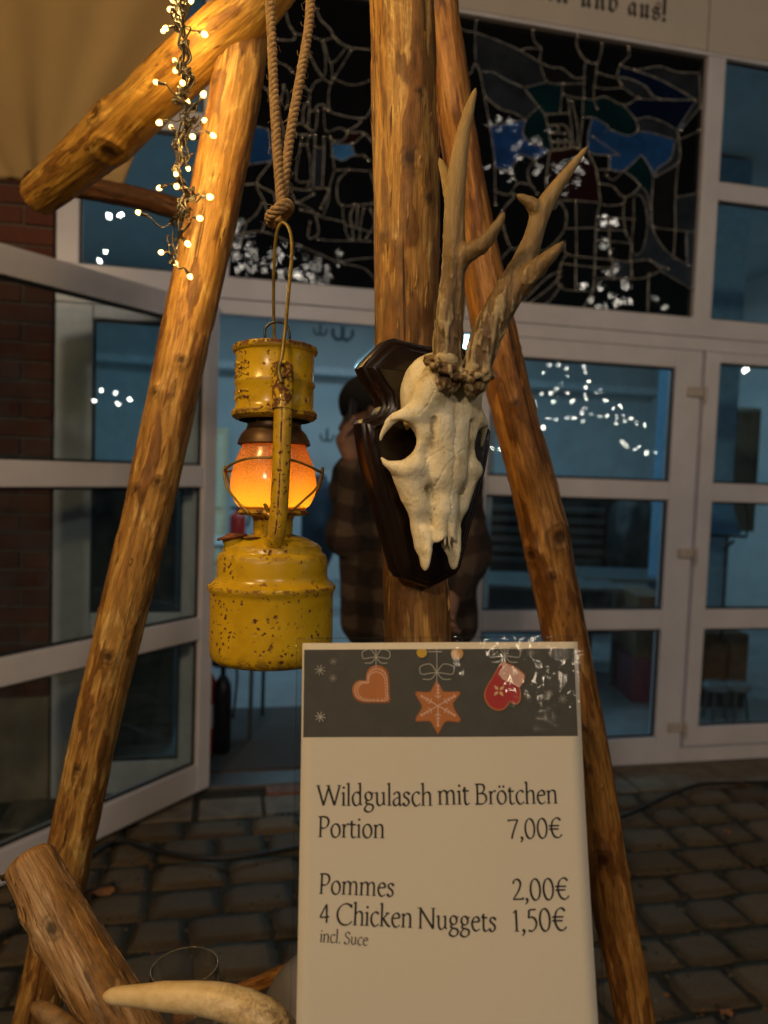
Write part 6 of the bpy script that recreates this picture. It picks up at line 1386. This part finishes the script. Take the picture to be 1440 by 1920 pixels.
for x, y, r_, m_ in ((150, 190, 25, m_thr), (212, 150, 19, m_snow), (210, 228, 20, m_snow), (150, 408, 25, m_thr), (1130, 108, 20, m_snow), (1280, 325, 24, m_snow), (1215, 300, 18, m_snow), (470, 240, 0, m_snow)):
    if r_:
        for k in range(4): a = k * pi / 4 + .2; ribbon('snowflake_line', bz([(x - r_ * cos(a), y - r_ * sin(a)), (x + r_ * cos(a), y + r_ * sin(a))]), .0005, m_, bn_)
# ---- lettering: broad-nib roman
GL = {
'i': (.175, ['L.08,.0 .08,.42', 'L.0,.375 .08,.42', 'S.08,0', 'D.085,.57']), 'l': (.175, ['L.08,0 .08,.72', 'L.0,.675 .08,.72', 'S.08,0']),
'r': (.27, ['L.08,0 .08,.42', 'L.0,.375 .08,.42', 'S.08,0', 'C.08,.29 .13,.37 .19,.42 .235,.42 .26,.395']),
'n': (.42, ['L.08,0 .08,.42', 'L.0,.375 .08,.42', 'S.08,0', 'C.08,.31 .14,.39 .22,.425 .29,.40 .32,.33 .325,.2 .325,.1 .325,0', 'S.325,0']),
'm': (.655, ['L.08,0 .08,.42', 'L.0,.375 .08,.42', 'S.08,0', 'C.08,.31 .14,.39 .21,.425 .28,.40 .31,.33 .315,.2 .315,.1 .315,0', 'S.315,0', 'C.315,.31 .37,.39 .44,.425 .51,.40 .54,.33 .545,.2 .545,.1 .545,0', 'S.545,0']),
'h': (.42, ['L.08,0 .08,.72', 'L.0,.675 .08,.72', 'S.08,0', 'C.08,.31 .14,.39 .22,.425 .29,.40 .32,.33 .325,.2 .325,.1 .325,0', 'S.325,0']),
'u': (.43, ['L.0,.385 .08,.42', 'C.08,.42 .08,.3 .08,.15 .10,.05 .16,-.005 .24,.02 .31,.10', 'L.315,.42 .315,.03', 'L.235,.385 .315,.42', 'L.315,.02 .38,.03']),
't': (.265, ['C.09,.53 .09,.4 .09,.2 .095,.07 .13,.0 .19,-.005 .25,.035', 'L.015,.40 .235,.41', 'L.03,.40 .09,.50']),
'c': (.345, ['C.31,.36 .25,.42 .17,.42 .08,.34 .05,.21 .08,.08 .16,-.01 .25,.005 .325,.065']),
'e': (.36, ['L.06,.255 .30,.275', 'C.30,.275 .285,.37 .21,.425 .12,.39 .055,.28 .055,.14 .12,.02 .21,-.01 .32,.055']),
'o': (.415, ['O.205,.207,.15,.215']), 'ö': (.415, ['O.205,.207,.15,.215', 'D.135,.56', 'D.275,.56']),
'a': (.36, ['C.065,.33 .10,.40 .18,.425 .25,.385 .265,.29 .265,.15 .27,.03 .30,.0 .355,.03', 'C.265,.255 .15,.225 .06,.15 .055,.06 .11,-.005 .18,.01 .265,.09']),
's': (.30, ['C.235,.35 .195,.41 .125,.42 .065,.37 .07,.29 .14,.235 .21,.17 .225,.08 .165,.0 .09,-.005 .04,.07', 'L.235,.42 .235,.33', 'L.04,.0 .04,.09']),
'd': (.43, ['C.30,.36 .22,.42 .13,.40 .06,.30 .05,.17 .09,.05 .16,-.005 .24,.02 .31,.10', 'L.31,.72 .31,.03', 'L.225,.68 .31,.72', 'L.31,.01 .385,.035']),
'g': (.39, ['O.175,.29,.115,.135', 'L.27,.375 .36,.405', 'C.12,.16 .085,.11 .11,.06 .20,.04 .30,.01 .335,-.07 .28,-.17 .16,-.21 .06,-.17 .04,-.10 .10,-.01 .17,.04']),
'k': (.40, ['L.08,0 .08,.72', 'L.0,.675 .08,.72', 'S.08,0', 'L.09,.19 .28,.40', 'L.21,.405 .34,.405', 'C.14,.23 .22,.12 .31,.02 .39,.0']),
'W': (.86, ['L.04,.64 .24,0', 'L.24,0 .42,.60', 'L.40,.64 .62,0', 'L.62,0 .80,.63', 'S.05,.64', 'S.40,.64', 'S.79,.64']),
'B': (.50, ['L.11,0 .11,.64', 'C.03,.64 .20,.645 .32,.62 .36,.52 .31,.40 .20,.345 .11,.34', 'C.18,.345 .34,.33 .42,.22 .40,.09 .30,.01 .17,.0 .03,.0']),
'P': (.44, ['L.11,0 .11,.64', 'C.03,.64 .22,.65 .35,.60 .39,.48 .34,.34 .23,.28 .13,.29', 'S.11,0']),
'C': (.60, ['C.53,.56 .45,.63 .33,.65 .17,.58 .06,.42 .06,.22 .16,.05 .31,-.01 .46,.02 .57,.11', 'L.53,.64 .53,.53']),
'N': (.66, ['L.10,0 .10,.64', 'L.08,.64 .55,.0', 'L.55,0 .55,.64', 'S.10,0', 'S.06,.64', 'S.55,.64']),
'S': (.42, ['C.33,.55 .28,.63 .19,.65 .09,.58 .09,.46 .18,.37 .30,.29 .35,.17 .29,.03 .18,-.01 .09,.01 .05,.12', 'L.33,.64 .33,.52', 'L.05,0 .05,.13']),
'0': (.45, ['O.225,.31,.165,.325']), '7': (.43, ['L.06,.60 .40,.61', 'L.05,.56 .07,.62', 'C.40,.61 .30,.40 .21,.18 .15,-.01']),
'2': (.43, ['C.06,.50 .11,.60 .20,.635 .30,.57 .31,.44 .24,.28 .14,.14 .05,.02', 'L.05,.02 .38,.03', 'L.375,.0 .395,.08']),
'4': (.43, ['L.27,.62 .03,.20', 'L.03,.19 .39,.20', 'L.285,.63 .285,0']), '5': (.41, ['L.35,.62 .13,.61', 'L.13,.61 .10,.37', 'C.10,.37 .20,.40 .30,.35 .35,.23 .31,.09 .21,.0 .07,.01']),
'1': (.30, ['L.06,.53 .16,.61', 'L.16,.62 .16,0', 'S.16,0']), '€': (.52, ['C.46,.55 .38,.63 .28,.63 .17,.54 .12,.38 .12,.22 .19,.06 .30,-.005 .41,.02 .48,.10', 'L.02,.385 .40,.385', 'L.02,.275 .37,.275']),
',': (.17, ['C.08,.04 .11,.0 .10,-.06 .04,-.13', 'D.08,.02']), '.': (.17, ['D.08,.02']), ' ': (.19, [])}
m_ink = plain('black_ink', (.010, .009, .012), .5, var=.02)
PHI = radians(28)
def glyph_strokes(ch):
    for st in GL[ch][1]:
        k = st[0]; v = [tuple(float(a) for a in t.split(',')) for t in st[1:].split()]
        if k == 'L': yield [(v[0][0] + (v[1][0] - v[0][0]) * t, v[0][1] + (v[1][1] - v[0][1]) * t) for t in np.linspace(0, 1, 6)], 1
        elif k == 'C': yield [tuple(p[:2]) for p in spline([(a, b, 0) for a, b in v], 6)], 1
        elif k == 'O': x, y, rx, ry = v[0]; yield [(x + rx * cos(a), y + ry * sin(a)) for a in np.linspace(0, 2 * pi, 33)], 1
        elif k == 'S': x, y = v[0]; yield [(x - .075, y), (x, y), (x + .075, y)], 0
        elif k == 'D': x, y = v[0]; yield [(x, y)], 2
THK, THN = .080, .032
def text_line(txt, px0, py0, px1, py1, size_px=None):
    """writes txt so that its baseline runs between the two photo points on the card"""
    wid = sum(GL[c][0] for c in txt); u0, v0 = cardxy(px0, py0); u1, v1 = cardxy(px1, py1)
    L_ = sqrt((u1 - u0) ** 2 + (v1 - v0) ** 2); k = L_ / wid; ex = np.array([(u1 - u0) / L_, (v1 - v0) / L_]); ey = np.array([-ex[1], ex[0]]); ks = (size_px or 1) * k
    x = 0
    for ch in txt:
        g = Geo(); any_ = False
        for pts, kind in glyph_strokes(ch):
            any_ = True; zc[0] = .00022 + random.random() * .00006
            if kind == 2:
                V = [CP(*(np.array([u0, v0]) + ex * (x + pts[0][0] + .044 * cos(a)) * k + ey * (pts[0][1] + .044 * sin(a)) * ks), zc[0]) for a in np.linspace(0, 2 * pi, 11)[:-1]]
                g.add(V, [tuple(range(10))]); continue
            p = np.array(pts); t = np.gradient(p, axis=0); an = np.arctan2(t[:, 1], t[:, 0])
            w_ = THN + (THK - THN) * np.abs(np.sin(an - PHI)) if kind else np.full(len(p), .026)
            nrm_ = np.stack([-np.sin(an), np.cos(an)], 1); A1 = p + nrm_ * w_[:, None] / 2; B1 = p - nrm_ * w_[:, None] / 2; V = []
            for a, b in zip(A1, B1):
                for q in (a, b): V.append(CP(*(np.array([u0, v0]) + ex * (x + q[0]) * k + ey * q[1] * ks), zc[0]))
            g.add(V, [(2 * i, 2 * i + 1, 2 * i + 3, 2 * i + 2) for i in range(len(p) - 1)])
        if any_: g.link('letter', m_ink, txtp)
        x += GL[ch][0]
txtp = bpy.data.objects.new('lettering', None); COL.objects.link(txtp); txtp.parent = card
for t_ in (('Wildgulasch', 593, 1512, 812, 1511), ('mit', 821, 1509, 882, 1508), ('Brötchen', 890, 1508, 1048, 1507),
           ('Portion', 594, 1571, 722, 1573), ('7,00€', 952, 1573, 1057, 1571), ('Pommes', 596, 1677, 740, 1683), ('2,00€', 960, 1688, 1070, 1686),
           ('4', 598, 1732, 619, 1732), ('Chicken', 629, 1735, 774, 1741), ('Nuggets', 783, 1742, 932, 1746), ('1,50€', 960, 1746, 1065, 1744), ('incl.', 599, 1767, 639, 1770), ('Suce', 644, 1771, 690, 1775)):
    text_line(*t_, size_px=1.04)

# ================================================================ garlands behind the viewer (seen mirrored in the panes) and the stall lamps
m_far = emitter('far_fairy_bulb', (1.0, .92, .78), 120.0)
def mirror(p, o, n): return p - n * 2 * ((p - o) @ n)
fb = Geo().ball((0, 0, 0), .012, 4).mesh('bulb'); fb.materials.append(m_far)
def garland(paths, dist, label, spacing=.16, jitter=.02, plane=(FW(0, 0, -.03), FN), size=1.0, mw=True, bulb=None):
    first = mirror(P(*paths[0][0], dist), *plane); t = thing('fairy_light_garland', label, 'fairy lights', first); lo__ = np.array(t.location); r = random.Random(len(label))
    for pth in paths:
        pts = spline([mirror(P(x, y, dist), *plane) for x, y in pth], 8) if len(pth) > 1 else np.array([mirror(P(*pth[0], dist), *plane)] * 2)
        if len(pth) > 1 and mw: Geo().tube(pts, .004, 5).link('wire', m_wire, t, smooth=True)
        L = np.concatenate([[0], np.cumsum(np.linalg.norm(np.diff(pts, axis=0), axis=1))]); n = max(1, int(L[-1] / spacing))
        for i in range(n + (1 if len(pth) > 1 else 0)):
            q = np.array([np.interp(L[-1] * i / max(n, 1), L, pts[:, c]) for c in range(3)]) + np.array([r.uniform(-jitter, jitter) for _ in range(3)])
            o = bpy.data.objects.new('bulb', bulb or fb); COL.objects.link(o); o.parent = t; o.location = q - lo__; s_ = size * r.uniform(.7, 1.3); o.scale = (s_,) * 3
d6 = lambda L: [(800 + x / 2.0875, 560 + y / 2.0875) for x, y in L]
garland([d6(L) for L in ([(524, 255), (555, 288), (520, 340), (475, 370), (430, 388), (425, 430)], [(478, 255), (470, 290)], [(615, 262), (628, 322), (615, 355), (632, 392), (618, 425), (615, 480)], [(500, 410), (545, 375), (590, 405), (575, 408)],
        [(485, 465), (575, 467)], [(650, 457), (720, 460), (760, 457), (800, 475), (855, 492)], [(663, 375), (683, 358)], [(700, 402), (735, 440), (755, 420)], [(740, 492), (800, 478)], [(768, 565), (800, 578), (840, 590), (897, 602)], [(780, 572), (860, 602)], [(453, 507), (455, 508)], [(258, 588), (280, 597)], [(910, 270), (915, 272)])],
        8.6, 'fan of white fairy light strings over the square behind the viewer', .085, size=.6)
garland([[(1394, 694), (1395, 695)]], 8.6, 'single white street bulb behind the viewer mirrored in the right door', 1, size=1.4)
garland([[(205, 405), (207, 406)], [(225, 403), (226, 404)], [(200, 470), (201, 471)], [(188, 490), (189, 491)]], 7.5, 'four white party bulbs behind the viewer mirrored in the transom', 1, size=1.3)
LPl = (LW(.5, 0, .005), LN)
garland([[(180, 752), (200, 750), (222, 756)], [(240, 752), (262, 758), (280, 752)], [(190, 735), (212, 735)]], 7.5, 'short warm light string mirrored in the open door leaf', .12, plane=LPl, size=1.1)
z7_ = lambda L: [(840 + x / 2.88, 20 + y / 2.88) for x, y in L]
garland([z7_(L) for L in ([(240, 575), (350, 630), (400, 690)], [(350, 770), (420, 740), (500, 760)], [(240, 830), (300, 870), (330, 890)], [(580, 900), (640, 820), (700, 880)], [(620, 960), (700, 920), (740, 890)], [(740, 800), (745, 830)], [(410, 690), (520, 690)], [(540, 860), (520, 900)])],
        8.2, 'dense fairy light swag high behind the viewer mirrored in the stained glass', .045, .09, size=.55)
garland([z7_(L) for L in ([(845, 1130), (880, 1200), (910, 1170)], [(870, 1240), (880, 1245)], [(840, 680), (842, 682)], [(860, 1340), (920, 1360)], [(760, 1520), (830, 1590), (940, 1540)], [(900, 1410), (915, 1430)], [(940, 1500), (935, 1560)], [(1110, 1560), (1115, 1590)])],
        8.2, 'scattered white fairy lights behind the viewer mirrored low in the stained glass', .05, .08, size=.65)
garland([[(430, 450), (445, 480), (455, 510)], [(440, 430), (470, 490), (490, 520)], [(560, 480), (590, 505), (600, 530)], [(520, 470), (550, 500), (570, 530)], [(640, 490), (650, 500)], [(500, 480), (510, 530)], [(530, 520), (620, 535)], [(600, 490), (610, 500)]],
        8.2, 'curtain of white fairy lights behind the viewer mirrored at the foot of the stained glass', .045, .09, size=.55)
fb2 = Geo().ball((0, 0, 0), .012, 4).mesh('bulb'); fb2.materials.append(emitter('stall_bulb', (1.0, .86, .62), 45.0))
# garland over the stall whose sparkle shows on the laminate
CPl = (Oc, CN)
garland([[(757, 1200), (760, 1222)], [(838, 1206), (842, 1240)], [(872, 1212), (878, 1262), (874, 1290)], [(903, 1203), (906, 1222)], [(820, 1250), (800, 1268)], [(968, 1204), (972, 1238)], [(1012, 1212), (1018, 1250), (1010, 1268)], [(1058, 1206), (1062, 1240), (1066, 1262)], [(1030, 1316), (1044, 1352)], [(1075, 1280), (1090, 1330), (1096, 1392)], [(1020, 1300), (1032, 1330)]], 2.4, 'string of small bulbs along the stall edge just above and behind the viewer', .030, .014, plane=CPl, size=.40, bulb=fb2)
def lamp(name, loc, energy, col, r):
    l = bpy.data.lights.new(name, 'POINT'); l.energy = energy; l.color = col; l.shadow_soft_size = r
    o = bpy.data.objects.new(name, l); COL.objects.link(o); o.location = loc; return o
lamp('market_lamp', (-1.6, -4.5, 3.6), 330, (1.0, .74, .50), .22)
lamp('market_lamp', (2.2, -5.0, 3.8), 180, (1.0, .80, .60), .22)
lamp('stall_lamp', (-.75, .15, 2.35), 32, (1.0, .60, .20), .08)
